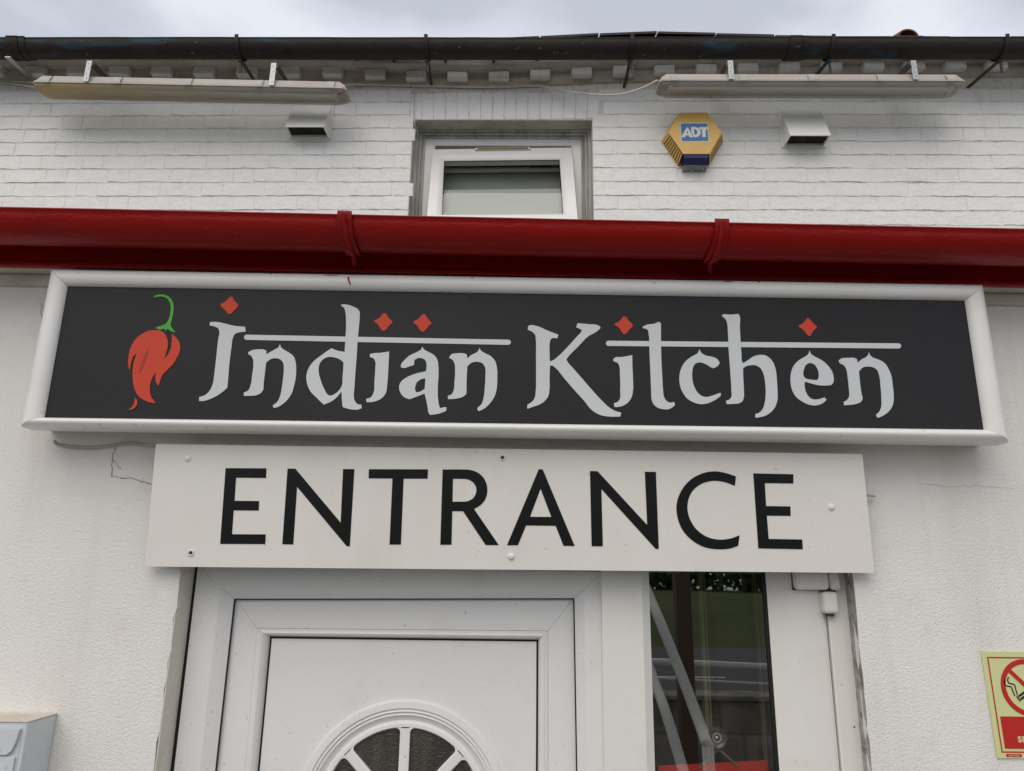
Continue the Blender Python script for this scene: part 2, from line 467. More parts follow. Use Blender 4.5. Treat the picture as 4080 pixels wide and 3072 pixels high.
def tube(bm, pts, r, n=8, cap=True, rs=None):
    pts = [Vector(p) for p in pts]
    rings = []
    ref = Vector((0, 0, 1))
    for i, p in enumerate(pts):
        t = (pts[min(i + 1, len(pts) - 1)] - pts[max(i - 1, 0)]).normalized()
        a = t.cross(ref)
        if a.length < 0.05:
            a = t.cross(Vector((0, 1, 0)))
        a.normalize()
        b = t.cross(a).normalized()
        rr = rs[i] if rs else r
        rings.append([bm.verts.new(p + (a * cos(2 * pi * k / n) + b * sin(2 * pi * k / n)) * rr) for k in range(n)])
    for A, B in zip(rings, rings[1:]):
        for k in range(n):
            bm.faces.new((A[k], A[(k + 1) % n], B[(k + 1) % n], B[k]))
    if cap:
        bm.faces.new(rings[0][::-1])
        bm.faces.new(rings[-1])
    return bm


def spline(pts, n=6):
    P = [Vector(p) for p in pts]
    res = []
    for i in range(len(P) - 1):
        p0, p1, p2, p3 = P[max(i - 1, 0)], P[i], P[i + 1], P[min(i + 2, len(P) - 1)]
        for k in range(n):
            t = k / n
            res.append(0.5 * ((2 * p1) + (p2 - p0) * t + (2 * p0 - 5 * p1 + 4 * p2 - p3) * t * t + (3 * p1 - p0 - 3 * p2 + p3) * t ** 3))
    res.append(P[-1])
    return res


def smooth_poly(pts, n=4, corner=42):
    """Closed outline: curves stay curves, sharp turns stay sharp."""
    P = [Vector(p) for p in pts]
    m = len(P)
    sharp = []
    for i in range(m):
        a, b = P[i] - P[i - 1], P[(i + 1) % m] - P[i]
        ang = math.degrees(a.angle(b)) if a.length and b.length else 0
        sharp.append(ang > corner)
    res = []
    for i in range(m):
        p1, p2 = P[i], P[(i + 1) % m]
        L_ = (p2 - p1).length
        a, b = P[i - 1], P[(i + 2) % m]

        def tang(q0, q1, q2):
            d0, d1 = (q1 - q0), (q2 - q1)
            l0, l1 = max(d0.length, 1e-6), max(d1.length, 1e-6)
            t_ = d0 / l0 * l1 + d1 / l1 * l0
            return t_ / max(t_.length, 1e-9)
        t1 = (p2 - p1).normalized() if sharp[i] else tang(a, p1, p2)
        t2 = (p2 - p1).normalized() if sharp[(i + 1) % m] else tang(p1, p2, b)
        if sharp[i] and sharp[(i + 1) % m]:
            res.append(p1)
            continue
        for k in range(n):
            t = k / n
            h00, h10 = 2 * t ** 3 - 3 * t ** 2 + 1, t ** 3 - 2 * t ** 2 + t
            h01, h11 = -2 * t ** 3 + 3 * t ** 2, t ** 3 - t ** 2
            res.append(h00 * p1 + h10 * t1 * L_ + h01 * p2 + h11 * t2 * L_)
    return res


def plate(bm, loops3, n, thick):
    """loops3: outer loop and holes of 3-D points on a plane; raised by thick along n."""
    tri = tessellate_polygon([[Vector(p) for p in lp] for lp in loops3])
    flat = [Vector(p) for lp in loops3 for p in lp]
    top = [bm.verts.new(p + n * thick) for p in flat]
    for t in tri:
        try:
            bm.faces.new([top[i] for i in t])
        except ValueError:
            pass
    k = 0
    for lp in loops3:
        m = len(lp)
        low = [bm.verts.new(Vector(p)) for p in lp]
        for i in range(m):
            j = (i + 1) % m
            try:
                bm.faces.new((top[k + i], top[k + j], low[j], low[i]))
            except ValueError:
                pass
        k += m
    return bm


def rails(name, O, Iq, prof, m, parent, sides='TRBL', gap=0.0003, Mx=None, n=Vector((0, -1, 0)), smooth=True):
    """Mitred frame: outer corners O and inner corners Iq (TL TR BR BL); prof = (0..1 across, metres out)."""
    idx = {'T': (0, 1), 'R': (1, 2), 'B': (2, 3), 'L': (3, 0)}
    objs = []
    for s in sides:
        i, j = idx[s]
        d = (O[j] - O[i]).normalized()
        bm = BM()
        A, B = [], []
        for (t, h) in prof:
            A.append(bm.verts.new(lerp(O[i], Iq[i], t) + n * h + d * gap))
            B.append(bm.verts.new(lerp(O[j], Iq[j], t) + n * h - d * gap))
        for k in range(len(prof) - 1):
            bm.faces.new((A[k], B[k], B[k + 1], A[k + 1]))
        if len(prof) > 2:
            bm.faces.new(A)
            bm.faces.new(B[::-1])
        objs.append(mk(name, bm, m, parent, Mx, smooth=smooth))
    return objs


def dome(bm, c, r, n, squash=0.5, seg=12, rings=4):
    n = n.normalized()
    a = n.cross(Vector((0, 0, 1)))
    if a.length < .1:
        a = n.cross(Vector((1, 0, 0)))
    a.normalize()
    b = n.cross(a)
    prev = None
    for i in range(rings):
        ph = pi / 2 * i / rings
        ring = [bm.verts.new(c + (a * cos(2 * pi * k / seg) + b * sin(2 * pi * k / seg)) * r * cos(ph) + n * r * squash * sin(ph)) for k in range(seg)]
        if prev:
            for k in range(seg):
                bm.faces.new((prev[k], prev[(k + 1) % seg], ring[(k + 1) % seg], ring[k]))
        prev = ring
    tip = bm.verts.new(c + n * r * squash)
    for k in range(seg):
        bm.faces.new((prev[k], prev[(k + 1) % seg], tip))
    return bm


# ================================================================== setting behind the photographer
def sheet(name, x0, x1, y0, y1, z, m, kind='structure'):
    bm = BM()
    vs = [bm.verts.new(p) for p in ((x0, y0, z), (x1, y0, z), (x1, y1, z), (x0, y1, z))]
    bm.faces.new(vs)
    return tag(mk(name, bm, m), kind=kind)


sheet('ground', -400, 400, -400, 60, -0.02, M['grass'])
sheet('pavement', -14, 14, -7.6, 0.0, -0.008, M['paving'])
sheet('road', -200, 200, -26, -7.9, -0.004, M['asphalt'])
bm = BM()
box(bm, -60, 60, -7.9, -7.6, -0.02, 0.1, 0.02)
tag(mk('kerb', bm, M['stone']), kind='structure')
for k in range(9):
    bm = BM()
    box(bm, -18 + k * 4.2, -15.6 + k * 4.2, -17.05, -16.9, -0.004, 0.0, 0)
    if k == 0:
        first_line = mk('road_marking', bm, M['road_paint'])
        tag(first_line, kind='structure')
    else:
        bm.free()
        c = first_line.copy()
        COL.objects.link(c)
        c.location.x += k * 4.2
# grass bank
bm = BM()
prof = [(-26, 0), (-27, 0.10), (-34, 0.7), (-44, 1.5), (-60, 1.9)]
rows = [[bm.verts.new((x, y, z + 0.05 * sin(x * .7 + y) - 0.01)) for x in range(-60, 61, 4)] for y, z in prof]
for a, b in zip(rows, rows[1:]):
    for k in range(len(a) - 1):
        bm.faces.new((a[k], a[k + 1], b[k + 1], b[k]))
tag(mk('grass_bank', bm, M['grass'], smooth='all'), kind='structure')


def leaf_clump(bm, c, r, n, size, rng):
    for _ in range(n):
        d = Vector((rng.gauss(0, 1), rng.gauss(0, 1), rng.gauss(0, 1))).normalized()
        p = Vector(c) + Vector((d.x * r[0], d.y * r[1], d.z * r[2])) * rng.random() ** 0.4
        a = Vector((rng.gauss(0, 1), rng.gauss(0, 1), rng.gauss(0, 1))).normalized() * size
        b = a.orthogonal().normalized() * size * 0.6
        bm.faces.new([bm.verts.new(q) for q in (p - a, p + b, p + a, p - b)])


rng = random.Random(3)
bm = BM()
for k in range(34):
    x = -50 + k * 3 + rng.uniform(-1, 1)
    h = rng.uniform(0.8, 1.7)
    leaf_clump(bm, (x, -58 + rng.uniform(-2, 2), 2.0 + h * .6), (2.1, 1.4, h), 300, 0.34, rng)
tag(mk('hedge', bm, M['leaf']), kind='stuff')
for k, (x, y, h, lab) in enumerate(((-9, -66, 7.5, 'broad green tree reflected behind the brown post'), (10, -64, 4.6, 'smaller rounded tree reflected beyond the grass bank'), (25, -70, 6.0, 'tall green tree reflected at the far right'))):
    t = thing('tree', lab, 'tree', (x, y, 1.9), 'trees across the road')
    bm = BM()
    tube(bm, [(x, y, 1.9), (x + .1, y, 1.9 + h * .3), (x - .1, y, 1.9 + h * .65)], .25, 8, rs=[.32, .24, .12])
    for q in range(5):
        a = q * 1.3
        tube(bm, [(x, y, 1.9 + h * (.25 + .06 * q)), (x + cos(a) * h * .22, y + sin(a) * h * .2, 1.9 + h * (.5 + .06 * q))], .08, 6, rs=[.12, .04])
    mk('trunk', bm, M['bark'], t)
    bm = BM()
    for q in range(16):
        a = rng.uniform(0, 6.28)
        rr = rng.uniform(0, h * .26)
        leaf_clump(bm, (x + cos(a) * rr, y + sin(a) * rr, 1.9 + h * rng.uniform(.38, .95)), (h * .15, h * .15, h * .10), 170, .36, rng)
    mk('crown', bm, M['leaf'], t)

# ramp hand rails, brown post, low stone wall (seen as reflections in the side glass)
YGL = .067                                       # plane of the side glass; (x, 2*YGL - y) is a mirror image


def mir(px, py, yv):
    p = at(px, py, yv)
    return Vector((p.x, 2 * YGL - p.y, p.z))


c8 = lambda x, y: (2580 + x * .4754, 2280 + y * .4754)
t = thing('handrail', 'white tubular ramp handrail with two level bars reflected in the side glass', 'handrail', (1.6, -3.9, 0))
hA, hB = mir(*c8(60, 745), 4.0), mir(*c8(1040, 790), 4.0)
hC, hD = mir(*c8(60, 885), 4.0), mir(*c8(1040, 938), 4.0)
for a_, b_, r in ((hA, hB, .021), (hC, hD, .008)):
    bm = BM()
    d_ = (b_ - a_)
    tube(bm, [a_ - d_ * 1.2, b_ + d_ * 1.6], r, 10)
    mk('rail_bar', bm, M['rail'], t, smooth='all')
for k in (-1.1, 1.6, 2.5):
    p = lerp(hA, hB, k)
    bm = BM()
    tube(bm, [(p.x, p.y, 0), p], .021, 10)
    mk('rail_post', bm, M['rail'], t, smooth='all')
t = thing('sloping_handrail', 'white sloping handrail down the ramp reflected beside the brown post', 'handrail', (1.0, -1.4, 0))
for pts in (((-60, 20), (30, 230), (110, 425), (280, 850), (430, 1250), (505, 1460)), ((-20, 700), (70, 950), (160, 1200), (300, 1666), (400, 2000))):
    bm = BM()
    P = [mir(*c8(x, y), lerp(2.3, 1.5, k / (len(pts) - 1))) for k, (x, y) in enumerate(pts)]
    tube(bm, spline(P, 5), .0235, 12)
    if pts[0][1] == 20:
        tube(bm, [P[-1], (P[-1].x + .02, P[-1].y, 0)], .0235, 12)
    mk('rail_bar', bm, M['rail'], t, smooth='all')
pA, pB = mir(*c8(280, 0), 3.2), mir(*c8(375, 1000), 3.2)
bm = BM()
box(bm, pA.x - .048, pA.x + .048, pA.y - .05, pA.y + .05, 0, 3.0, .008)
tag(mk('timber_post', bm, M['post']), 'dark brown timber post reflected in the side glass', 'post')
t = thing('stone_wall', 'low rough grey stone wall reflected low in the side glass', 'wall', (2.2, -3.6, 0))
wz = mir(*c8(600, 1060), 3.7).z
bm = BM()
box(bm, .2, 4.2, -3.74, -3.585, 0, wz - .012)
mk('mortar_core', bm, M['stone'], t)
bm = BM()
box(bm, .15, 4.25, -3.79, -3.53, wz - .011, wz + .025, .008)
mk('coping', bm, M['stone'], t)
for r in range(6):
    x = .2 + .15 * (r % 2)
    rh = wz / 6
    while x < 4.2:
        wd = rng.uniform(.22, .40)
        bm = BM()
        box(bm, x, x + wd - .008, -3.75, -3.56 - rng.uniform(0, .02), r * rh, (r + 1) * rh - .012, .012)
        mk('stone', bm, M['stone'], t)
        x += wd

# ================================================================== the building
bld = thing('building', 'white painted shop building with brick upper storey, red eaves and glazed entrance', 'building', (0, 0.9, 0))

# ---------------------------------------------------------------- lower wall: rough render with the entrance opening
XL, XR = -0.712, 0.787
ZTOP, ZE = 2.19, 2.79                           # opening head (behind the board), underside of eaves
left = []
z = 0.0
rj = random.Random(11)
while z < ZTOP:
    left.append((XL + rj.uniform(-.003, .003) + (.002 if z > 1.9 else 0), z))
    z += rj.uniform(.012, .03)
left.append((XL, ZTOP))
right = []
z = 0.0
while z < ZTOP:
    right.append((XR + rj.uniform(-.0015, .0015), z))
    z += rj.uniform(.02, .045)
right.append((XR, ZTOP))
outline = [(-2.6, 0)] + left + right[::-1] + [(2.6, 0), (2.6, ZE), (-2.6, ZE)]
bm = BM()
plate(bm, [[Vector((x, 0.02, z)) for x, z in outline]], Vector((0, -1, 0)), 0.02)
rw = mk('rendered_wall', bm, M['render'], bld)
bm = BM()                                       # structural core behind the render coat, forms the reveals
box(bm, -2.6, XL + .004, .0205, .30, 0, ZE)
box(bm, XR + .006, 2.6, .0205, .30, 0, ZE)
box(bm, XL + .0045, XR + .0055, .0205, .30, ZTOP, ZE)
mk('wall_core', bm, M['reveal'], bld)
# splayed cream trim in the left reveal, mastic in the right
bm = BM()
hexa(bm, [Vector(p) for p in ((XL + .0032, .001, 2.185), (-.7030, .062, 2.185), (-.7030, .062, 0), (XL + .0032, .001, 0),
                             (XL + .0008, .001, 2.185), (XL + .0030, .10, 2.185), (XL + .0030, .10, 0), (XL + .0008, .001, 0))])
mk('reveal_trim', bm, M['trim'], bld)
bm = BM()
hexa(bm, [Vector(p) for p in ((.796, .046, 2.185), (XR - .001, .002, 2.185), (XR - .001, .002, 0), (.796, .046, 0),
                             (.80, .07, 2.185), (XR + .005, .07, 2.185), (XR + .005, .07, 0), (.80, .07, 0))])
mk('reveal_mastic', bm, M['mastic'], bld)


def crack(pts, wdt=.0011, cm=None):
    P = [atd(x, y, -.0006) for x, y in pts]
    rc = random.Random(len(pts))
    Q = []
    for a, b in zip(P, P[1:]):
        for k in range(5):
            q = lerp(a, b, k / 5)
            Q.append(q + Vector((rc.gauss(0, .0012), 0, rc.gauss(0, .0012))))
    Q.append(P[-1])
    bm = BM()
    tube(bm, Q, wdt, 4, rs=[wdt * (0.35 + .8 * rc.random()) for _ in Q])
    mk('crack', bm, cm or M['crack'], bld)


crack([(250, 965), (243, 990), (241, 1028), (262, 1032), (300, 1036), (327, 1046)])
crack([(243, 990), (252, 1005), (262, 1012)], .0007)
crack([(88, 655), (92, 668), (112, 660)], .0008)
crack([(1990, 1045), (2060, 1052), (2110, 1048), (2190, 1055)], .0004, M['faint_crack'])
crack([(88, 668), (90, 690), (94, 702)], .0008)

# dark room behind the glazing
bm = BM()
for f in (((-1.6, .30, 0), (-1.6, 1.75, 0), (-1.6, 1.75, 2.3), (-1.6, .30, 2.3)), ((1.6, .30, 0), (1.6, 1.75, 0), (1.6, 1.75, 2.3), (1.6, .30, 2.3)),
          ((-1.6, 1.75, 0), (1.6, 1.75, 0), (1.6, 1.75, 2.3), (-1.6, 1.75, 2.3)), ((-1.6, .30, 2.3), (1.6, .30, 2.3), (1.6, 1.75, 2.3), (-1.6, 1.75, 2.3)),
          ((-1.6, .05, 0.002), (1.6, .05, 0.002), (1.6, 1.75, 0.002), (-1.6, 1.75, 0.002))):
    bm.faces.new([bm.verts.new(p) for p in f])
mk('hallway', bm, M['room'], bld)
for x0, wd, y in ((.700, .036, .40), (.535, .010, .36), (.548, .004, .36), (.72, .12, .9)):
    bm = BM()
    box(bm, x0, x0 + wd, y, y + .03, .003, 2.29, .003)
    mk('reflection_strip', bm, M['batten'] if wd < .04 else M['room_grey'], bld)  # cream strips stand in for the inner frame's reflection in the glass

# ---------------------------------------------------------------- entrance: white door with sunburst light
YF = .06
door = thing('door', None, None, (-.22, YF, 0))
door.parent = bld
door.location = Vector((-.22, YF, 0)) - WL[bld.name]
door['label'] = 'white plastic door with a half round sunburst light'


def quad_down(tl, tr, y, zb=0.03):
    """two (top, low) pixel pairs -> TL TR BR BL with the jambs run down to the threshold"""
    res = []
    for (a, b) in (tl, tr):
        p, q = at(*a, y), at(*b, y)
        d = (q - p)
        res.append((p, p + d * ((zb - p.z) / d.z)))
    return [res[0][0], res[1][0], res[1][1], res[0][1]]


FO = quad_down(((789, 2252), (693, 3072)), ((2396, 2277), (2413, 3072)), YF)
FI = quad_down(((921, 2386), (845, 3072)), ((2292, 2384), (2304, 3072)), YF)
rails('door_frame', FO, FI, [(0, -.06), (0, 0), (.66, 0), (.68, -.001), (1, -.018), (1, -.06)], M['upvc'], door, 'TRL')
YL = YF + .027
LO = [p + Vector((0, YL - YF, 0)) for p in FI]
for i, (sx, sz) in enumerate(((-1, 1), (1, 1), (1, -1), (-1, -1))):
    LO[i] = LO[i] + Vector((sx * .004, 0, sz * .004))
LI = quad_down(((1024, 2502), (977, 3072)), ((2183, 2513), (2184, 3072)), YL, .14)
rails('leaf_rail', LO, LI, [(0, -.05), (0, 0), (1, 0), (1, -.05)], M['upvc'], door)
BI = quad_down(((1070, 2537), (1020, 3072)), ((2146, 2550), (2144, 3072)), YL, .168)
LIg = [p + Vector((d[0] * .0007, 0, d[1] * .0007)) for p, d in zip(LI, ((1, -1), (-1, -1), (-1, 1), (1, 1)))]
rails('glazing_bead', LIg, BI, [(0, -.02), (0, .0012), (.30, .0012), (.32, .003), (.5, .0045), (.68, .003), (.86, -.003), (1, -.012), (1, -.03)], M['upvc'], door)
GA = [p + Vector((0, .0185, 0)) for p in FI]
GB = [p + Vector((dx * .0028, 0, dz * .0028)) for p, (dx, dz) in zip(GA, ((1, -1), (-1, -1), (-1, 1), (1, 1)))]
rails('frame_shadow_line', GA, GB, [(0, -.004), (0, 0), (1, 0), (1, -.004)], M['gasket'], door, 'TRL')  # black strip stands in for the shade between frame and leaf
bm = BM()                                       # gasket line round the panel
YP = YL + .012
BO = [p + Vector((0, YP - YL, 0)) for p in BI]
PI_ = [p + Vector((d[0] * .0045, 0, d[1] * .0045)) for p, d in zip(BO, ((1, -1), (-1, -1), (-1, 1), (1, 1)))]
plate(bm, [[p + Vector((0, .004, 0)) for p in BO], [p + Vector((0, .004, 0)) for p in PI_]], Vector((0, -1, 0)), .003)
mk('gasket', bm, M['gasket'], door)

# panel with a half-round hole
FC = at(1598, 3251, YP)
FRr = (at(1602, 2787, YP) - FC).length
hole_r = FRr - .002
arc = [FC + Vector((cos(a) * hole_r, 0, sin(a) * hole_r)) for a in [pi * k / 40 for k in range(41)]]
arc += [FC + Vector((-hole_r, 0, -.05)), FC + Vector((hole_r, 0, -.05))]
bm = BM()
plate(bm, [[p + Vector((0, .012, 0)) for p in PI_], [p + Vector((0, .012, 0)) for p in arc]], Vector((0, -1, 0)), .012)
mk('door_panel', bm, M['upvc'], door)
# fanlight moulding: stepped rings swept round the half circle
k_ = FRr / 464.0
prof = [(464, .0), (463, .004), (458, .0075), (450, .008), (430, .0085), (428, .0055), (424, .005), (416, .0065), (414, .0025), (409, .002), (402, .004),
        (399, .0005), (390, -.003), (378, -.005), (369, -.002), (366, .0005), (352, .001), (347, -.003), (346, -.010)]
bm = BM()
rows = []
nseg = 72
for k in range(nseg + 1):
    a = pi * k / nseg
    rows.append([bm.verts.new(FC + Vector((cos(a) * r * k_, -h, sin(a) * r * k_))) for r, h in prof])
for a, b in zip(rows, rows[1:]):
    for q in range(len(prof) - 1):
        bm.faces.new((a[q], a[q + 1], b[q + 1], b[q]))
mk('fanlight_ring', bm, M['upvc'], door, smooth=30)
bm = BM()
box(bm, FC.x - FRr, FC.x + FRr, YP - .008, YP + .012, FC.z - .05, FC.z - .001, .004)
mk('fanlight_sill', bm, M['upvc'], door, smooth=30)
hub = .30 * FRr
hb = BM()
rows = []
for k in range(25):
    a = pi * k / 24
    rows.append([hb.verts.new(FC + Vector((cos(a) * r, y, sin(a) * r))) for r, y in ((hub, .010), (hub, -.001), (hub * .8, -.001), (hub * .75, -.006), (.0005, -.006))])
for a, b in zip(rows, rows[1:]):
    for q in range(4):
        hb.faces.new((a[q], a[q + 1], b[q + 1], b[q]))
mk('fanlight_hub', hb, M['upvc'], door, smooth=30)
bw = 21.5 * k_
r_in, r_out = hub * .98, 347 * k_
for a in (pi / 4, pi / 2, 3 * pi / 4):
    u = Vector((cos(a), 0, sin(a)))
    v = Vector((-sin(a), 0, cos(a)))
    bm = BM()
    pr = [(-bw, -.010), (-bw, .0), (-bw + .003, .001), (bw - .003, .001), (bw, .0), (bw, -.010)]
    A = [bm.verts.new(FC + u * r_in + v * s - Vector((0, h, 0))) for s, h in pr]
    B = [bm.verts.new(FC + u * r_out + v * s - Vector((0, h, 0))) for s, h in pr]
    for q in range(5):
        bm.faces.new((A[q], B[q], B[q + 1], A[q + 1]))
    mk('glazing_bar', bm, M['upvc'], door)
for s in range(4):                              # obscured panes
    a0, a1 = pi * s / 4, pi * (s + 1) / 4
    bm = BM()
    P = [FC + Vector((cos(lerp(a0, a1, k / 8)) * r_out * 1.01, .008, sin(lerp(a0, a1, k / 8)) * r_out * 1.01)) for k in range(9)]
    P += [FC + Vector((cos(lerp(a1, a0, k / 4)) * hub * .9, .008, sin(lerp(a1, a0, k / 4)) * hub * .9)) for k in range(5)]
    plate(bm, [P], Vector((0, -1, 0)), .001)
    mk('pane', bm, M['pane_dark'], door)
    # rounded fillets at the outer pane corners
    for (aa, sg) in ((a0, 1), (a1, -1)):
        if s in (0, 3) and ((s == 0 and sg == 1) or (s == 3 and sg == -1)):
            continue
        u = Vector((cos(aa), 0, sin(aa)))
        v = Vector((-sin(aa), 0, cos(aa))) * sg
        rr = .009
        cpt = FC + u * (math.sqrt((r_out - .0) ** 2 - (bw) ** 2)) + v * bw
        mid = []
        cc = cpt - u * rr + v * rr
        for q in range(6):
            th = pi / 2 * q / 5
            mid.append(cc + u * rr * sin(th) - v * rr * cos(th))
        bm = BM()
        plate(bm, [[p + Vector((0, .006, 0)) for p in ([cpt + u * .004 - v * .002] + mid)]], Vector((0, -1, 0)), .0062)
        mk('pane_fillet', bm, M['upvc'], door)

# black expansion gap on the left of the door frame
bm = BM()
hexa(bm, [FO[0] + Vector(p) for p in ((-.0078, .003, .06), (-.0003, .003, .06), (-.0003, .003, -2.08), (-.0078, .003, -2.08), (-.0078, .03, .06), (-.0003, .03, .06), (-.0003, .03, -2.08), (-.0078, .03, -2.08))])
mk('expansion_gap', bm, M['gasket'], bld)

# ---------------------------------------------------------------- mullion between door and side light
MQ = quad_down(((2396, 2271), (2412, 3072)), ((2590, 2275), (2620, 3072)), .042)
bm = BM()
xs = [(MQ[0].x, .07), (MQ[0].x, .0425), (MQ[0].x + .0012, .042), (MQ[1].x - .020, .042), (MQ[1].x, .058), (MQ[1].x, .09)]
A = [bm.verts.new((x, y, 2.185)) for x, y in xs]
B = [bm.verts.new((x, y, 0.0)) for x, y in xs]
for q in range(len(xs) - 1):
    bm.faces.new((A[q], A[q + 1], B[q + 1], B[q]))
mk('mullion', bm, M['upvc_cream'], bld)

# ---------------------------------------------------------------- glazed side leaf
YS = .05
side = thing('side_door', None, None, (.55, YS, 0))
side.parent = bld
side.location = Vector((.55, YS, 0)) - WL[bld.name]
side['label'] = 'narrow glazed side leaf hung on a white hinge'
SI_R = (at(3057, 2283, YS), at(3123, 3072, YS))
xg = SI_R[0].x
xo = .7340
xf = .7965
Z1 = 2.185
SO = [Vector((MQ[1].x - .02, YS, Z1 - .01)), Vector((xo, YS, Z1 - .01)), Vector((xo, YS, .04)), Vector((MQ[1].x - .02, YS, .04))]
SI = [Vector((MQ[1].x + .002, YS, 2.16)), Vector((xg, YS, 2.16)), Vector((xg, YS, .2)), Vector((MQ[1].x + .002, YS, .2))]
rails('sash_rail', SO, SI, [(0, -.05), (0, 0), (.52, 0), (.56, -.001), (1, -.012), (1, -.05)], M['upvc_cream'], side, 'TRB')
bm = BM()                                       # fixed frame right of the leaf
sg = [(xo + .010, .09), (xo + .010, YS - .001), (xo + .014, YS - .003), (xf - .002, YS - .003), (xf, YS), (xf, .09)]
A = [bm.verts.new((x, y, Z1)) for x, y in sg]
B = [bm.verts.new((x, y, 0)) for x, y in sg]
for q in range(len(sg) - 1):
    bm.faces.new((A[q], A[q + 1], B[q + 1], B[q]))
mk('side_frame', bm, M['upvc_cream'], side)
bm = BM()                                       # rebate strip seen between leaf and frame
box(bm, xo + .0005, xo + .0075, YS + .006, YS + .05, 0, Z1)
mk('rebate', bm, M['upvc_cream'], side)
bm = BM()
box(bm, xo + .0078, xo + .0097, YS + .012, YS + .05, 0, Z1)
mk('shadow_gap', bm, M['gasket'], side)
bm = BM()
box(bm, xg - .008, xg - .0005, YS + .013, YS + .03, .21, 2.16)
mk('gasket', bm, M['gasket'], side)
bm = BM()
box(bm, xg - .018, xg - .0085, YS + .0185, YS + .03, .21, 2.16)
mk('spacer_bar', bm, M['gasket'], side)
YG = YS + .017
bm = BM()
bm.faces.new([bm.verts.new(p) for p in ((MQ[1].x - .004, YG, .2), (xg - .002, YG, .2), (xg - .002, YG, 2.17), (MQ[1].x - .004, YG, 2.17))])
mk('pane', bm, M['door_glass'], side)
# flag hinge
hx0, hx1, hz1, hz0 = at(3164, 2283, YS - .02).x, at(3302, 2283, YS - .02).x, 2.125, at(3200, 2350, YS - .02).z
bm = BM()
box(bm, hx0, hx1 - .002, YS - .027, YS + .001, hz0, hz1, .012, 5)
mk('hinge_leaf', bm, M['upvc_cream'], side, smooth=50)
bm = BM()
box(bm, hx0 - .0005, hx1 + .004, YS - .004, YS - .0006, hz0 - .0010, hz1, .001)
mk('hinge_shadow_line', bm, M['screw'], side)  # dark plate painting a shadow line round the hinge leaf
bm = BM()
hexa(bm, [Vector(p) for p in ((hx1 - .002, YS - .024, hz1), (hx1 + .020, YS - .024, hz1), (hx1 + .025, YS - .022, hz0 + .002), (hx1 + .001, YS - .024, hz0 + .001),
                             (hx1 - .002, YS, hz1), (hx1 + .020, YS, hz1), (hx1 + .025, YS, hz0 + .002), (hx1 + .001, YS, hz0 + .001))])
bmesh.ops.bevel(bm, geom=bm.edges[:], offset=.003, segments=2, affect='EDGES')
mk('hinge_cap', bm, M['upvc_cream'], side, smooth=50)
kz0 = at(3300, 2445, YS - .02).z
kx = at(3306, 2400, YS - .02).x
bm = BM()
box(bm, kx - .016, kx + .019, YS - .026, YS + .004, kz0, hz0 - .003, .010, 4)
mk('hinge_knuckle', bm, M['upvc_cream'], side, smooth=50)
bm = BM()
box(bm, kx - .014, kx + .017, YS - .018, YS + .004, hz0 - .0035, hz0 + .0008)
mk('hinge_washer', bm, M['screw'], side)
bm = BM()
tube(bm, [(kx + .002, YS - .010, kz0 - .006), (kx + .002, YS - .010, kz0 + .004)], .009, 10)
mk('hinge_pin', bm, M['screw'], side)
bm = BM()
dome(bm, at(3168, 2304, YS - .022), .0028, Vector((0, -1, 0)), .6, 8, 2)
mk('hinge_rivet', bm, M['cap'], side)
bm = BM()
dome(bm, at(3404, 2897, YS - .0032), .0022, Vector((0, -1, 0)), .15, 8, 2)
mk('screw_hole', bm, M['gasket'], side)

# suction cup with a red card hanging behind the side glass
YC = YG + .006
cc = at(2857, 2940, YC)
t = thing('suction_hook', 'clear suction cup with twisted wire arms stuck inside the side glass', 'suction hook', (cc.x, cc.y, cc.z - .05))
bm = BM()
dome(bm, cc, .0235, Vector((0, 1, 0)), .35, 24, 5)
mk('cup', bm, M['suction'], t, smooth='all')
bm = BM()
tube(bm, [cc + Vector((cos(a) * .009, .001, sin(a) * .009)) for a in [2 * pi * k / 16 for k in range(17)]], .0011, 6, cap=False)
mk('cup_ring', bm, M['cap'], t, smooth='all')
bm = BM()
dome(bm, cc + Vector((0, .004, 0)), .004, Vector((0, -1, 0)), .8, 12, 3)
mk('cup_knob', bm, M['cap'], t, smooth='all')
kn = at(2863, 2985, YC + .006)
for end in ((2776, 3065), (2942, 3053)):
    e = at(*end, YC + .006)
    bm = BM()
    for ph in (0, pi):
        pts = []
        ax = (e - kn)
        sd_ = ax.normalized().cross(Vector((0, 1, 0)))
        for k in range(73):
            a = k * 1.15 + ph
            pts.append(kn + ax * (k / 72) + sd_ * cos(a) * .0021 + Vector((0, sin(a) * .0021, 0)))
        tube(bm, pts, .0007, 4)
    mk('wire_arm', bm, M['wire'], t)
bm = BM()
tube(bm, [cc, lerp(cc, kn, .5) + Vector((.001, .006, 0)), kn], .0008, 5)
mk('wire_loop', bm, M['wire'], t)
RC = [at(2622, 3052, YC + .012), at(3120, 3026, YC + .012)]
bm = BM()
hexa(bm, [RC[0], RC[1], RC[1] + Vector((.01, 0, -.25)), RC[0] + Vector((.01, 0, -.25))] + [p + Vector((0, .003, 0)) for p in (RC[0], RC[1], RC[1] + Vector((.01, 0, -.25)), RC[0] + Vector((.01, 0, -.25)))])
tag(mk('hanging_card', bm, M['red_sign']), 'plain red card hanging behind the glass at the bottom of the side leaf', 'hanging sign')

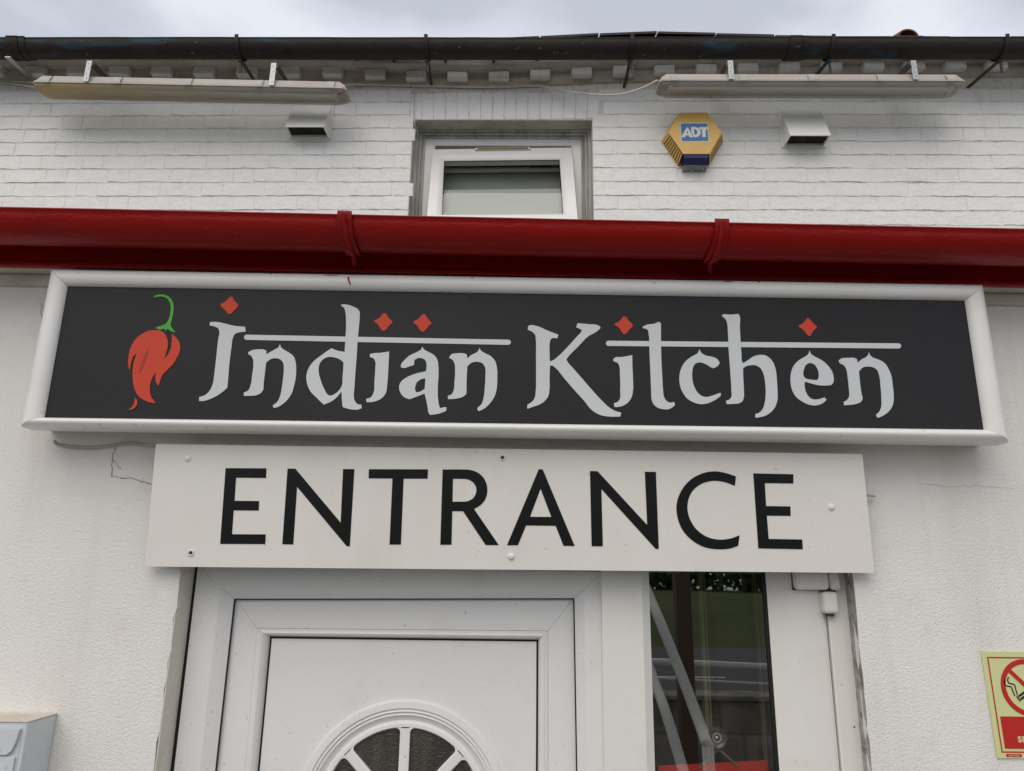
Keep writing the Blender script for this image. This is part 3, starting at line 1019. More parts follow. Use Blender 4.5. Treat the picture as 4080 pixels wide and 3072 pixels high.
# ---------------------------------------------------------------- red eaves of the front: fascia, soffit, bead
YFA = -.062
zf_b = 2.795
bm = BM()
box(bm, -2.6, 2.6, YFA, YFA + .02, zf_b, 2.885, .002)
mk('fascia_board', bm, M['red'], bld)
bm = BM()
box(bm, -2.6, 2.6, YFA - .004, YFA + .012, zf_b - .016, zf_b - .0012, .004, 2)
mk('fascia_bead', bm, M['red'], bld)
bm = BM()
box(bm, -2.6, 2.6, YFA + .013, .19, zf_b - .013, zf_b - .002)
mk('soffit_board', bm, M['soffit_wood'], bld)
bm = BM()
box(bm, -2.6, 2.6, -.016, -.0003, zf_b - .042, zf_b - .0135, .004, 2)
mk('soffit_moulding', bm, M['soffit_wood'], bld)
# lean-to roof from the eaves back to the upper storey (out of sight from below)
bm = BM()
hexa(bm, [Vector(p) for p in ((-2.7, -.145, 2.883), (2.7, -.145, 2.883), (2.7, -.145, 2.872), (-2.7, -.145, 2.872), (-2.7, 1.84, 3.40), (2.7, 1.72, 3.40), (2.7, 1.72, 3.38), (-2.7, 1.84, 3.38))])
mk('lean_to_roof', bm, M['slate'], bld)


def gutter_trough(x0, x1, yc, z0, z1, r, th=.004, seg=18, lip=.006, nx=24, wob=.0):
    """half-round trough along x with a rolled front lip"""
    bm = BM()
    sec = []
    for k in range(seg + 1):
        a = pi + pi * k / seg
        sec.append((cos(a) * r, sin(a) * r))
    sec = [(-r, .010), (-r + th * .3, .013), (-r + th, .010)][::-1][-1:] + sec if False else [(-r - .001, .006), (-r - .003, .003)] + sec + [(r, .01)]
    inner = [(cos(pi + pi * k / seg) * (r - th), sin(pi + pi * k / seg) * (r - th)) for k in range(seg + 1)][::-1]
    loop = sec + [(r - th, .01)] + inner + [(-r + th, .006)]
    rw_ = random.Random(5)
    rings = []
    for i in range(nx + 1):
        t = i / nx
        x = lerp(x0, x1, t)
        zz = lerp(z0, z1, t) + (wob * sin(t * 7.3) + rw_.uniform(-wob, wob) * .5 if wob else 0)
        rings.append([bm.verts.new((x, yc + y, zz + zo)) for y, zo in loop])
    m = len(loop)
    for A, B in zip(rings, rings[1:]):
        for k in range(m):
            bm.faces.new((A[k], A[(k + 1) % m], B[(k + 1) % m], B[k]))
    bm.faces.new(rings[0])
    bm.faces.new(rings[-1][::-1])
    return bm


# red gutter
GY, GZ, GR = -.147, 2.8535, .0555
rg = thing('red_gutter', 'glossy red half round gutter along the eaves above the shop sign', 'gutter', (0, GY, GZ - .07))
mk('trough', gutter_trough(-2.6, 2.6, GY, GZ, GZ, GR, wob=.0008), M['red'], rg, smooth=50)


def red_bracket(px_top, px_bot, lean):
    bm = BM()
    x = at(px_top, 870, GY - GR).x
    xe = at(px_bot, 1070, YFA - .01).x
    hw = .016
    rr = GR + .0045
    sec = [(-rr - .003, .0085), (-rr - .003, 0)] + [(cos(pi + pi * k / 12) * rr, sin(pi + pi * k / 12) * rr) for k in range(1, 11)]
    pts = []
    for (y, z) in sec:
        s = max(0.0, -z / rr)
        pts.append(Vector((x + lean * .010 * s ** 3, GY + y, GZ + z)))
    for off in (-hw, hw):
        pass
    vs = []
    for p in pts:
        nrm = Vector((0, p.y - GY, p.z - GZ)).normalized() * .003
        vs.append([bm.verts.new(q) for q in (p + Vector((-hw, 0, 0)), p + Vector((-hw, 0, 0)) + nrm, p + Vector((hw, 0, 0)) + nrm, p + Vector((hw, 0, 0)))])
    for A, B in zip(vs, vs[1:]):
        for k in range(4):
            bm.faces.new((A[k], A[(k + 1) % 4], B[(k + 1) % 4], B[k]))
    bm.faces.new(vs[0])
    bm.faces.new(vs[-1][::-1])
    br = mk('bracket', bm, M['red'], rg, smooth=40)
    bm = BM()                                   # raised rib, running on down to the fascia
    rib = [p + Vector((0, p.y - GY, p.z - GZ)).normalized() * .005 for p in pts[1:-3]]
    rib += [Vector((lerp(rib[-1].x, xe, .5), YFA - .032, GZ - .068)), Vector((xe, YFA - .006, zf_b + .004))]
    tube(bm, spline(rib, 3), .0055, 6)
    mk('bracket_rib', bm, M['red'], br, smooth=True)


WL_ = WL
red_bracket(1375, 1412, 1)
red_bracket(2871, 2835, -1)
for px in (1180, 1887, 2600):
    bm = BM()
    dome(bm, at(px, 1085, YFA - .001), .0035, Vector((0, -1, 0)), .5, 8, 2)
    mk('fixing_screw', bm, M['red'], rg)

# ---------------------------------------------------------------- illuminated shop sign box
ss = thing('shop_sign', 'long charcoal box sign with pale lettering and a red chilli in a white frame', 'shop sign', (.03, -.05, 2.385))
YB = -.085
OQ = [atd(117, 586, YB), atd(2116, 619, YB), atd(2172, 958, YB), atd(52, 924, YB)]
YPN = -.092
IQ_ = [atd(147, 619, YPN - .002), atd(2083, 650, YPN - .002), atd(2124, 928, YPN - .002), atd(97, 902, YPN - .002)]
IQ = [Vector((p.x, YB, p.z)) for p in IQ_]
bull = [(0, -.03), (0, .0)] + [(.5 - .5 * cos(a), .005 + .021 * sin(a)) for a in [pi * k / 12 for k in range(13)]] + [(1, .003)]
fr = rails('frame_rail', OQ, IQ, bull, M['sign_frame'], ss, 'TRBL', gap=.0004, smooth=35)
bm = BM()                                       # box carcass
ins = [OQ[0] + Vector((.010, 0, -.008)), OQ[1] + Vector((-.010, 0, -.008)), OQ[2] + Vector((-.010, 0, .008)), OQ[3] + Vector((.010, 0, .008))]
hexa(bm, [p + Vector((0, .012, 0)) for p in ins] + [Vector((p.x, -.0006, p.z)) for p in ins])
mk('box', bm, M['sign_box'], ss)
bm = BM()
box(bm, OQ[3].x + .012, OQ[2].x - .012, -.074, -.066, OQ[3].z + .0045, OQ[3].z + .0078, .001)
mk('drip_rib', bm, M['sign_box'], ss)
nP = (IQ_[1] - IQ_[0]).cross(IQ_[3] - IQ_[0]).normalized()
if nP.y > 0:
    nP = -nP
P0 = IQ_[0]
PQ = [p + Vector((dx * .004, .0, dz * .004)) for p, (dx, dz) in zip(IQ_, ((-1, 1), (1, 1), (1, -1), (-1, -1)))]
bm = BM()
hexa(bm, [p + nP * .0 for p in PQ] + [p - nP * .005 for p in PQ])
mk('face_panel', bm, M['panel'], ss)


def cut(name, crop, k, pts, m, holes=(), th=.0012, sm=4, parent=ss, P=None, n=None, corner=42):
    P = P0 if P is None else P
    n = nP if n is None else n
    loops = []
    for lp in (pts,) + tuple(holes):
        q = [(crop[0] + x * k, crop[1] + y * k) for x, y in lp]
        if sm:
            q = smooth_poly([Vector((x, y)) for x, y in q], sm, corner)
        loops.append([atp(x, y, P, n) + n * .0003 for x, y in q])
    bm = BM()
    plate(bm, loops, n, th)
    return mk(name, bm, m, parent)


cA, cB, cC, cD = (400, 1100), (1100, 1100), (2000, 1150), (2750, 1150)
kA = 1000 / 2212
kC = 900 / 2212
LT = M['letter']
cut('letter', cA, kA, [(967, 408), (1020, 405), (1090, 418), (1170, 438), (1278, 449), (1281, 492), (1225, 498), (1188, 512), (1170, 545), (1158, 620), (1140, 760), (1128, 900), (1120, 985), (1090, 1012), (1030, 1055), (960, 1088), (905, 1103), (873, 1102), (872, 1068), (915, 1055), (960, 1018), (990, 960), (1008, 850), (1025, 700), (1040, 560), (1050, 490), (1040, 463), (1010, 447), (965, 437)], LT)
cut('letter', cA, kA, [(1305, 672), (1340, 655), (1400, 647), (1445, 650), (1465, 660), (1465, 692), (1500, 670), (1545, 645), (1572, 628), (1583, 600), (1594, 628), (1620, 650), (1670, 680), (1705, 710), (1722, 760), (1727, 820), (1722, 900), (1705, 980), (1690, 1030), (1655, 1085), (1600, 1135), (1550, 1160), (1528, 1163), (1521, 1140), (1560, 1110), (1585, 1060), (1600, 990), (1612, 900), (1618, 820), (1612, 765), (1585, 735), (1545, 726), (1500, 735), (1462, 765), (1452, 850), (1440, 950), (1435, 1005), (1415, 1032), (1380, 1050), (1330, 1056), (1266, 1057), (1265, 1030), (1305, 1008), (1325, 965), (1340, 870), (1350, 790), (1345, 730), (1325, 700), (1305, 690)], LT)
cut('letter', cB, kA, [(575, 253), (600, 250), (645, 258), (690, 275), (725, 297), (738, 320), (738, 350), (732, 440), (722, 540), (712, 700), (700, 850), (690, 1000), (686, 1060), (697, 1105), (725, 1132), (752, 1134), (756, 1165), (730, 1176), (680, 1178), (625, 1168), (588, 1155), (581, 1090), (578, 1018), (540, 1065), (490, 1105), (420, 1134), (370, 1085), (300, 1010), (275, 950), (268, 890), (285, 820), (330, 755), (400, 700), (455, 660), (490, 637), (530, 655), (605, 670), (613, 540), (618, 450), (617, 380), (610, 310), (598, 280), (577, 266)], LT,
    holes=([(455, 716), (415, 735), (385, 775), (377, 850), (395, 920), (430, 1005), (455, 1045), (480, 1057), (520, 1040), (578, 975), (588, 880), (596, 765), (570, 740), (520, 720)],))
cut('letter', cB, kA, [(828, 690), (850, 683), (920, 678), (997, 666), (995, 720), (988, 850), (980, 960), (968, 1030), (940, 1070), (890, 1100), (840, 1112), (797, 1112), (796, 1082), (835, 1070), (858, 1035), (868, 930), (875, 820), (875, 755), (862, 730), (828, 715)], LT)
cut('letter', cB, kA, [(1290, 622), (1302, 645), (1340, 668), (1395, 700), (1420, 735), (1430, 790), (1432, 870), (1426, 980), (1428, 1080), (1437, 1140), (1445, 1165), (1495, 1155), (1503, 1165), (1498, 1190), (1440, 1212), (1360, 1225), (1350, 1215), (1335, 1150), (1318, 1070), (1308, 1036), (1250, 1060), (1175, 1087), (1130, 1068), (1095, 1025), (1085, 975), (1100, 935), (1150, 895), (1230, 862), (1322, 840), (1325, 770), (1310, 738), (1280, 725), (1250, 724), (1220, 742), (1216, 785), (1170, 800), (1115, 811), (1102, 805), (1100, 790), (1130, 745), (1180, 700), (1240, 672), (1278, 648)], LT,
    holes=([(1317, 903), (1280, 910), (1238, 940), (1226, 1005), (1235, 1025), (1265, 1022), (1310, 995)],))
cut('letter', cB, kA, [(1527, 715), (1545, 692), (1600, 682), (1660, 684), (1682, 693), (1684, 728), (1720, 698), (1770, 672), (1785, 655), (1794, 633), (1803, 655), (1830, 675), (1895, 710), (1930, 750), (1948, 820), (1950, 900), (1946, 980), (1930, 1050), (1895, 1110), (1840, 1165), (1788, 1192), (1776, 1182), (1774, 1163), (1810, 1130), (1830, 1070), (1840, 980), (1845, 880), (1840, 800), (1815, 768), (1775, 757), (1722, 765), (1686, 797), (1680, 900), (1678, 1038), (1655, 1060), (1610, 1077), (1550, 1085), (1515, 1085), (1515, 1056), (1545, 1045), (1565, 1010), (1573, 930), (1578, 830), (1572, 770), (1555, 740), (1528, 725)], LT)
cut('letter', cC, kC, [(258, 368), (280, 359), (320, 363), (370, 378), (440, 410), (553, 453), (541, 489), (495, 487), (475, 500), (467, 540), (466, 640), (468, 715), (490, 708), (560, 655), (640, 575), (740, 465), (778, 425), (778, 405), (760, 395), (726, 380), (740, 340), (850, 350), (930, 358), (960, 372), (962, 390), (930, 420), (850, 465), (740, 575), (660, 655), (630, 695), (640, 715), (700, 785), (800, 900), (900, 1015), (990, 1110), (1050, 1165), (1100, 1195), (1168, 1218), (1157, 1255), (1050, 1254), (960, 1238), (885, 1195), (800, 1095), (700, 985), (600, 868), (520, 775), (490, 755), (470, 757), (466, 850), (464, 1000), (455, 1050), (425, 1095), (380, 1130), (300, 1160), (247, 1178), (247, 1140), (300, 1103), (322, 1065), (331, 1000), (334, 850), (333, 650), (331, 500), (325, 455), (305, 432), (252, 403)], LT)
cut('letter', cC, kC, [(1088, 695), (1105, 678), (1170, 672), (1275, 653), (1276, 750), (1282, 880), (1282, 1000), (1270, 1060), (1240, 1110), (1190, 1145), (1130, 1161), (1100, 1160), (1096, 1122), (1130, 1112), (1152, 1085), (1157, 1000), (1155, 850), (1148, 760), (1135, 730), (1092, 712)], LT)
cut('letter', cC, kC, [(1376, 375), (1420, 355), (1490, 345), (1535, 327), (1556, 342), (1556, 500), (1560, 700), (1568, 850), (1577, 1000), (1585, 1060), (1610, 1100), (1645, 1118), (1685, 1110), (1693, 1145), (1635, 1181), (1580, 1182), (1530, 1170), (1485, 1135), (1466, 1090), (1460, 1000), (1452, 800), (1443, 600), (1440, 480), (1430, 410), (1415, 398), (1380, 390)], LT)
cut('letter', cC, kC, [(1932, 595), (1950, 628), (1990, 655), (2060, 670), (2110, 695), (2131, 730), (2110, 760), (2070, 782), (2045, 772), (2000, 745), (1940, 724), (1900, 732), (1875, 760), (1862, 820), (1865, 900), (1885, 970), (1925, 1030), (1965, 1057), (2010, 1062), (2070, 1045), (2135, 1022), (2143, 1030), (2138, 1055), (2080, 1095), (2010, 1125), (1950, 1133), (1880, 1117), (1810, 1075), (1770, 1020), (1745, 960), (1736, 880), (1745, 810), (1770, 750), (1810, 700), (1870, 660), (1915, 632)], LT)
cut('letter', cD, kC, [(306, 268), (325, 251), (400, 256), (470, 249), (479, 262), (484, 370), (492, 520), (500, 640), (508, 720), (515, 733), (560, 705), (620, 665), (680, 651), (730, 654), (780, 685), (820, 745), (838, 810), (848, 920), (854, 1030), (852, 1090), (835, 1150), (795, 1205), (735, 1245), (645, 1267), (636, 1258), (637, 1230), (680, 1212), (715, 1165), (732, 1100), (738, 1020), (732, 920), (715, 835), (685, 780), (640, 753), (590, 752), (545, 762), (515, 785), (517, 860), (524, 1000), (524, 1060), (508, 1105), (480, 1123), (420, 1130), (358, 1133), (348, 1100), (385, 1085), (402, 1060), (402, 1000), (390, 800), (375, 600), (368, 430), (360, 340), (350, 310)], LT)
cut('letter', cD, kC, [(1168, 606), (1180, 640), (1215, 665), (1290, 705), (1355, 765), (1390, 820), (1402, 870), (1397, 925), (1380, 945), (1340, 950), (1260, 948), (1180, 930), (1120, 912), (1118, 950), (1130, 1010), (1160, 1060), (1200, 1085), (1250, 1085), (1312, 1067), (1332, 1090), (1300, 1120), (1230, 1145), (1170, 1140), (1100, 1110), (1030, 1055), (995, 990), (980, 900), (985, 830), (1010, 760), (1060, 705), (1120, 668), (1152, 645)], LT,
    holes=([(1170, 728), (1135, 745), (1112, 790), (1110, 860), (1125, 878), (1180, 893), (1240, 898), (1252, 880), (1256, 830), (1240, 780), (1210, 742)],))
cut('letter', cD, kC, [(1451, 710), (1470, 690), (1540, 680), (1610, 682), (1632, 693), (1635, 730), (1675, 695), (1725, 668), (1740, 650), (1748, 624), (1757, 650), (1785, 675), (1850, 700), (1905, 735), (1940, 790), (1965, 850), (1980, 950), (1990, 1050), (1988, 1110), (1970, 1165), (1930, 1215), (1870, 1253), (1840, 1266), (1826, 1258), (1818, 1235), (1850, 1205), (1868, 1160), (1870, 1080), (1862, 960), (1848, 850), (1828, 800), (1795, 775), (1745, 765), (1690, 773), (1650, 812), (1660, 920), (1675, 1030), (1684, 1085), (1668, 1110), (1630, 1128), (1560, 1140), (1503, 1143), (1501, 1110), (1535, 1090), (1553, 1060), (1552, 990), (1540, 870), (1527, 795), (1505, 755), (1460, 728)], LT)


def headline(x0, y0, x1, y1, hw=10.3):
    pts = []
    for k in range(9):
        a = pi / 2 + pi * k / 8
        pts.append((x0 + hw + cos(a) * hw, y0 - sin(a) * hw))
    for k in range(9):
        a = -pi / 2 + pi * k / 8
        pts.append((x1 - hw + cos(a) * hw, y1 - sin(a) * hw))
    cut('headline_bar', (0, 0), 1, pts, LT, th=.0009, sm=0)


headline(973, 1344.5, 2035.5, 1364.3)
headline(2414, 1368.5, 3589.5, 1378.9)
dia = [(945, 331), (970, 331), (990, 365), (1025, 402), (1023, 418), (995, 440), (962, 480), (940, 485), (915, 455), (898, 428), (868, 408), (870, 390), (905, 375)]
cut('diamond', cA, kA, [(1145, 184), (1163, 184), (1185, 222), (1215, 250), (1215, 272), (1185, 300), (1148, 335), (1128, 337), (1100, 300), (1062, 268), (1062, 250), (1100, 228)], M['orange'], sm=3)
cut('diamond', cB, kA, dia, M['orange'], sm=3)
cut('diamond', cB, kA, [(x + 344, y + 8) for x, y in dia], M['orange'], sm=3)
cut('diamond', cC, kC, [(1185, 275), (1212, 275), (1240, 315), (1280, 355), (1278, 375), (1250, 400), (1215, 445), (1190, 448), (1165, 415), (1140, 380), (1105, 362), (1105, 342), (1145, 325)], M['orange'], sm=3)
cut('diamond', cD, kC, [(1140, 293), (1163, 294), (1190, 330), (1237, 372), (1235, 388), (1205, 410), (1178, 462), (1155, 467), (1128, 435), (1095, 398), (1060, 378), (1062, 362), (1105, 340)], M['orange'], sm=3)
cut('chilli', cA, kA, [(480, 479), (520, 480), (555, 495), (580, 525), (595, 570), (596, 620), (585, 665), (572, 710), (552, 742), (600, 690), (622, 640), (632, 580), (632, 510), (665, 540), (695, 580), (706, 630), (700, 670), (680, 715), (640, 780), (590, 830), (545, 880), (528, 930), (513, 970), (495, 940), (488, 905), (490, 865), (502, 843), (470, 880), (447, 930), (438, 990), (445, 1050), (465, 1090), (490, 1121), (450, 1118), (390, 1095), (340, 1060), (305, 1000), (290, 930), (286, 850), (295, 770), (322, 682), (290, 715), (272, 770), (260, 836), (247, 780), (250, 720), (260, 660), (285, 600), (325, 545), (380, 505), (430, 484)], M['orange'])
cut('chilli_tip', cA, kA, [(305, 1072), (325, 1095), (327, 1125), (310, 1155), (280, 1177), (247, 1180), (275, 1160), (297, 1130), (305, 1100)], M['orange'])
cut('chilli_crease', cA, kA, [(423, 640), (418, 690), (395, 760), (370, 820), (347, 868), (350, 820), (370, 750), (395, 690)], M['orange_dark'], th=.0018)
cut('chilli_stem', cA, kA, [(473, 178), (500, 168), (550, 164), (600, 180), (635, 220), (648, 265), (646, 320), (632, 385), (622, 435), (640, 468), (663, 492), (660, 498), (620, 485), (595, 468), (585, 475), (575, 488), (567, 465), (520, 473), (485, 457), (535, 440), (575, 425), (600, 390), (618, 330), (622, 280), (612, 230), (590, 200), (555, 184), (510, 184), (480, 190)], M['green'])
for (x, y, yy) in ((84, 743, -.076), (2143.5, 785, -.076)):
    bm = BM()
    dome(bm, atd(x, y, yy), .0045, Vector((0, -1, 0)), .5, 8, 2)
    mk('screw', bm, M['screw'], ss)
for (x, y) in ((1640, 610), (585, 593), (1015, 634), (2008, 652)):
    bm = BM()
    dome(bm, atd(x, y, -.105), .0032, Vector((0, -1, .3)), .5, 8, 2)
    mk('screw', bm, M['screw'], ss)
# red paint drips on the top rail
for pts in ([(752, 599), (754, 607), (756.5, 614)],):
    bm = BM()
    P = [atd(x, y, -.1105) for x, y in pts]
    tube(bm, spline(P, 4), .0025, 6, rs=[.0028 - .0012 * (k / 8) for k in range(9)])
    mk('paint_drip', bm, M['red_bright'], ss)
for x0, x1, y0, y1 in ((690, 747, 594.5, 597), (1560, 1592, 608.5, 611), (1012, 1030, 600.5, 602)):
    bm = BM()
    P = [atd(lerp(x0, x1, k / 6), lerp(y0, y1, k / 6) + (.8 if k % 2 else 0), -.1055) for k in range(7)]
    tube(bm, P, .002, 5, rs=[.0006, .0016, .0022, .0026, .002, .0017, .0006])
    mk('paint_smear', bm, M['red_bright'], ss)

# ---------------------------------------------------------------- ENTRANCE board
BT = [at(621, 1769, -.052), at(3436, 1809, -.052)]
BB = [at(3484, 2283, -.030), at(577, 2257, -.030)]
nB = (BT[1] - BT[0]).cross(BB[1] - BT[0]).normalized()
if nB.y > 0:
    nB = -nB
BQ = [BT[0], BT[1], BB[0], BB[1]]
eb = thing('entrance_board', 'flat cream board lettered in black capitals hung under the shop sign over the door', 'sign', (.02, -.03, 2.095))
bm = BM()
nx_, nz_ = 40, 8
G = []
for j in range(nz_ + 1):
    row = []
    for i in range(nx_ + 1):
        s, t_ = i / nx_, j / nz_
        p = lerp(lerp(BQ[0], BQ[1], s), lerp(BQ[3], BQ[2], s), t_)
        row.append(p)
    G.append(row)
fv = [[bm.verts.new(p) for p in r] for r in G]
bv = [[bm.verts.new(p - nB * .004) for p in r] for r in G]
for j in range(nz_):
    for i in range(nx_):
        bm.faces.new((fv[j][i], fv[j][i + 1], fv[j + 1][i + 1], fv[j + 1][i]))
for i in range(nx_):
    bm.faces.new((fv[0][i], fv[0][i + 1], bv[0][i + 1], bv[0][i]))
    bm.faces.new((fv[nz_][i], fv[nz_][i + 1], bv[nz_][i + 1], bv[nz_][i]))
for j in range(nz_):
    bm.faces.new((fv[j][0], fv[j + 1][0], bv[j + 1][0], bv[j][0]))
    bm.faces.new((fv[j][nx_], fv[j + 1][nx_], bv[j + 1][nx_], bv[j][nx_]))
bm.faces.new([bv[0][0], bv[0][nx_], bv[nz_][nx_], bv[nz_][0]])
mk('board', bm, M['board'], eb)
c5, k5, c6, k6 = (560, 1750), 1500 / 2212, (1960, 1750), 1600 / 2212
BK = M['black_vinyl']
for crop, k, pts, hl, sm in (
        (c5, k5, [(500, 170), (740, 171), (738, 228), (562, 226), (553, 362), (697, 363), (695, 419), (548, 418), (538, 558), (736, 559), (733, 616), (468, 615)], (), 0),
        (c5, k5, [(864, 173), (910, 173), (1176, 490), (1190, 175), (1257, 176), (1230, 629), (1212, 629), (920, 280), (898, 618), (833, 617)], (), 0),
        (c5, k5, [(1342, 176), (1689, 177), (1687, 232), (1546, 232), (1530, 619), (1463, 619), (1480, 231), (1340, 230)], (), 0),
        (c5, k5, [(1775, 178), (1880, 177.5), (1935, 180), (1985, 198), (2022, 237), (2038, 300), (2027, 350), (2000, 385), (1960, 410), (2105, 622), (2028, 622), (1895, 423), (1832, 423), (1827, 620), (1761, 620)],
         ([(1836, 233), (1885, 233), (1922, 236), (1952, 252), (1970, 278), (1972, 310), (1957, 343), (1922, 364), (1885, 366.5), (1833, 367)],), 4),
        (c6, k6, [(258, 165), (280, 166), (456, 588), (394, 587), (351, 477), (188, 475), (143, 584), (83, 584)], ([(268, 273), (327, 428), (210, 427)],), 0),
        (c6, k6, [(540, 175), (582, 176), (855, 472), (842, 179), (903, 180), (919, 604), (902, 604), (603, 275), (611, 590), (549, 589)], (), 0),
        (c6, k6, [(1344, 205), (1290, 187), (1225, 177), (1160, 188), (1095, 222), (1045, 280), (1017, 360), (1022, 430), (1050, 500), (1100, 555), (1170, 594), (1250, 606), (1310, 602), (1356, 587), (1364, 529), (1320, 545), (1260, 553), (1190, 540), (1130, 500), (1095, 450), (1077, 385), (1083, 330), (1105, 285), (1150, 248), (1215, 230), (1280, 236), (1338, 257)], (), 4),
        (c6, k6, [(1439, 188), (1660, 193), (1660, 244), (1503, 242), (1510, 368), (1644, 370), (1645, 422), (1514, 421), (1524, 549), (1709, 552), (1712, 606), (1467, 601)], (), 0)):
    cut('letter', crop, k, pts, BK, holes=hl, th=.0004, sm=sm, parent=eb, P=BQ[0], n=nB)
for (x, y, kind) in ((748, 1827, 0), (2037, 2217, 0), (3313, 2021, 0), (761, 2203, 1), (2002, 1823, 1)):
    p = atp(x, y, BQ[0], nB)
    bm = BM()
    if kind == 0:
        dome(bm, p, .0078, nB, .55, 16, 4)
        mk('screw_cap', bm, M['cap'], eb, smooth='all')
    else:
        side_v = nB.cross(Vector((0, 0, 1))).normalized()
        upv = side_v.cross(nB)
        tube(bm, [p + (side_v * cos(a) + upv * sin(a)) * .0055 + nB * .001 for a in [2 * pi * q / 16 for q in range(17)]], .0018, 6, cap=False)
        sc_ = mk('screw_cup', bm, M['cap'], eb, smooth='all')
        bm = BM()
        dome(bm, p, .0045, nB, .4, 12, 3)
        mk('screw', bm, M['screw'], eb, smooth='all')
bm = BM()
n0, n1 = atd(1868, 1069, -.03), atd(1890, 1072, -.012)
tube(bm, [n0 + Vector((-.004, 0, 0)), n1], .0028, 8)
dome(bm, n0 + Vector((-.004, 0, 0)), .0045, Vector((-1, -.3, 0)), .5, 8, 2)
tag(mk('nail', bm, M['galv']), 'bent grey nail sticking out at the right edge of the cream board', 'nail')

# cable under the shop sign on the left
bm = BM()
tube(bm, spline([atd(118, 953, -.02), atd(126, 960, -.008), atd(160, 965, -.006), (atd(205, 966, -.006)), atd(245, 961, -.006), atd(285, 957, -.006), atd(310, 960, -.010), atd(338, 961, -.025)], 6), .0038, 8)
tag(mk('sign_cable', bm, M['grey_cable'], smooth='all'), 'short grey cable clipped under the left end of the shop sign', 'cable')

# ---------------------------------------------------------------- mailbox, lower left
mb = thing('mailbox', 'pale grey metal mailbox with a stained lid at the left edge', 'mailbox', (-1.1, -.05, 1.35))
mx1, mz1 = -.9295, 1.7938
mx0 = mx1 - .37
bm = BM()
box(bm, mx0, mx1, -.100, -.001, 1.36, mz1 - .0022, .0015)
mk('case', bm, M['mailbox'], mb)
bm = BM()
box(bm, mx0 - .001, mx1 + .001, -.1015, -.001, mz1 - .002, mz1, .0005)
mk('lid', bm, M['mailbox_top'], mb)
fx1 = at(82, 2910, -.104).x
fz1, fz0 = at(40, 2904, -.104).z, at(40, 3006, -.104).z
bm = BM()
box(bm, mx0 + .01, fx1 + .0015, -.1012, -.1002, fz0 - .3, fz1 + .002)
mk('door_seam', bm, M['mailbox'], mb)
bm = BM()
pts = [(mx0 + .012, fz1), (fx1, fz1), (fx1 - .004, fz0 + .022), (fx1 - .010, fz0 + .006), (fx1 - .018, fz0), (mx0 + .012, fz0)]
plate(bm, [[Vector((x, -.102, z)) for x, z in pts]], Vector((0, -1, 0)), .006)
mk('letter_flap', bm, M['mailbox'], mb)
bm = BM()
box(bm, mx0 + .012, fx1 - .0015, -.1055, -.102, 1.38, fz0 - .004, .001)
mk('front_door', bm, M['mailbox'], mb)

# ---------------------------------------------------------------- no smoking sign, lower right
SW, SH = .178, .2128
so_, sxv, szv = Vector((1.0512, -.0035, 1.9441)), Vector((1, 0, .004)).normalized(), Vector((.012, 0, -1)).normalized()
nsn = Vector((0, -1, 0))
nsg = thing('no_smoking_sign', 'pale green no smoking plate with red ring on the rendered wall', 'sign', (1.14, -.003, 1.73))


def S(x, z):                                    # millimetres from the plate's top left corner
    return so_ + sxv * (x / 1000) + szv * (z / 1000)


W_, H_ = SW * 1000, SH * 1000


def sp(name, loops, m, lift=.0003, th=.0003, parent=nsg):
    bm = BM()
    plate(bm, [[S(x, z) + nsn * lift for x, z in lp] for lp in loops], nsn, th)
    return mk(name, bm, m, parent)


bm = BM()
plate(bm, [[S(x, z) + Vector((0, .003, 0)) for x, z in ((0, 0), (W_, 0), (W_, H_), (0, H_))]], nsn, .003)
mk('plate', bm, M['lume'], nsg)
b0, b1 = 10.5, 13.2
sp('border', [[(b0, 11), (W_ - b0, 11), (W_ - b0, H_ - 11), (b0, H_ - 11)], [(b1, 13.6), (W_ - b1, 13.6), (W_ - b1, H_ - 13.6), (b1, H_ - 13.6)]], M['sign_red'])
c0 = (W_ / 2, .343 * H_)
circ = lambda r, a0=0, a1=2 * pi, n=56: [(c0[0] + cos(a0 + (a1 - a0) * k / n) * r, c0[1] + sin(a0 + (a1 - a0) * k / n) * r) for k in range(n)]
sp('prohibition_ring', [circ(58), circ(47.5)], M['sign_red'])
q = 47.0 / math.sqrt(2)
sp('prohibition_bar', [[(c0[0] - q - 3.2, c0[1] - q + 3.2), (c0[0] - q + 3.2, c0[1] - q - 3.2), (c0[0] + q + 3.2, c0[1] + q - 3.2), (c0[0] + q - 3.2, c0[1] + q + 3.2)]], M['sign_red'], .0003, .0005)


def strip(name, pts, wd, m=M['sign_black']):
    P = [Vector(p) for p in pts]
    Lf, Rg = [], []
    for i, p in enumerate(P):
        t_ = (P[min(i + 1, len(P) - 1)] - P[max(i - 1, 0)]).normalized()
        nn = Vector((-t_.y, t_.x)) * wd / 2
        Lf.append(tuple(p + nn))
        Rg.append(tuple(p - nn))
    sp(name, [Lf + Rg[::-1]], m)


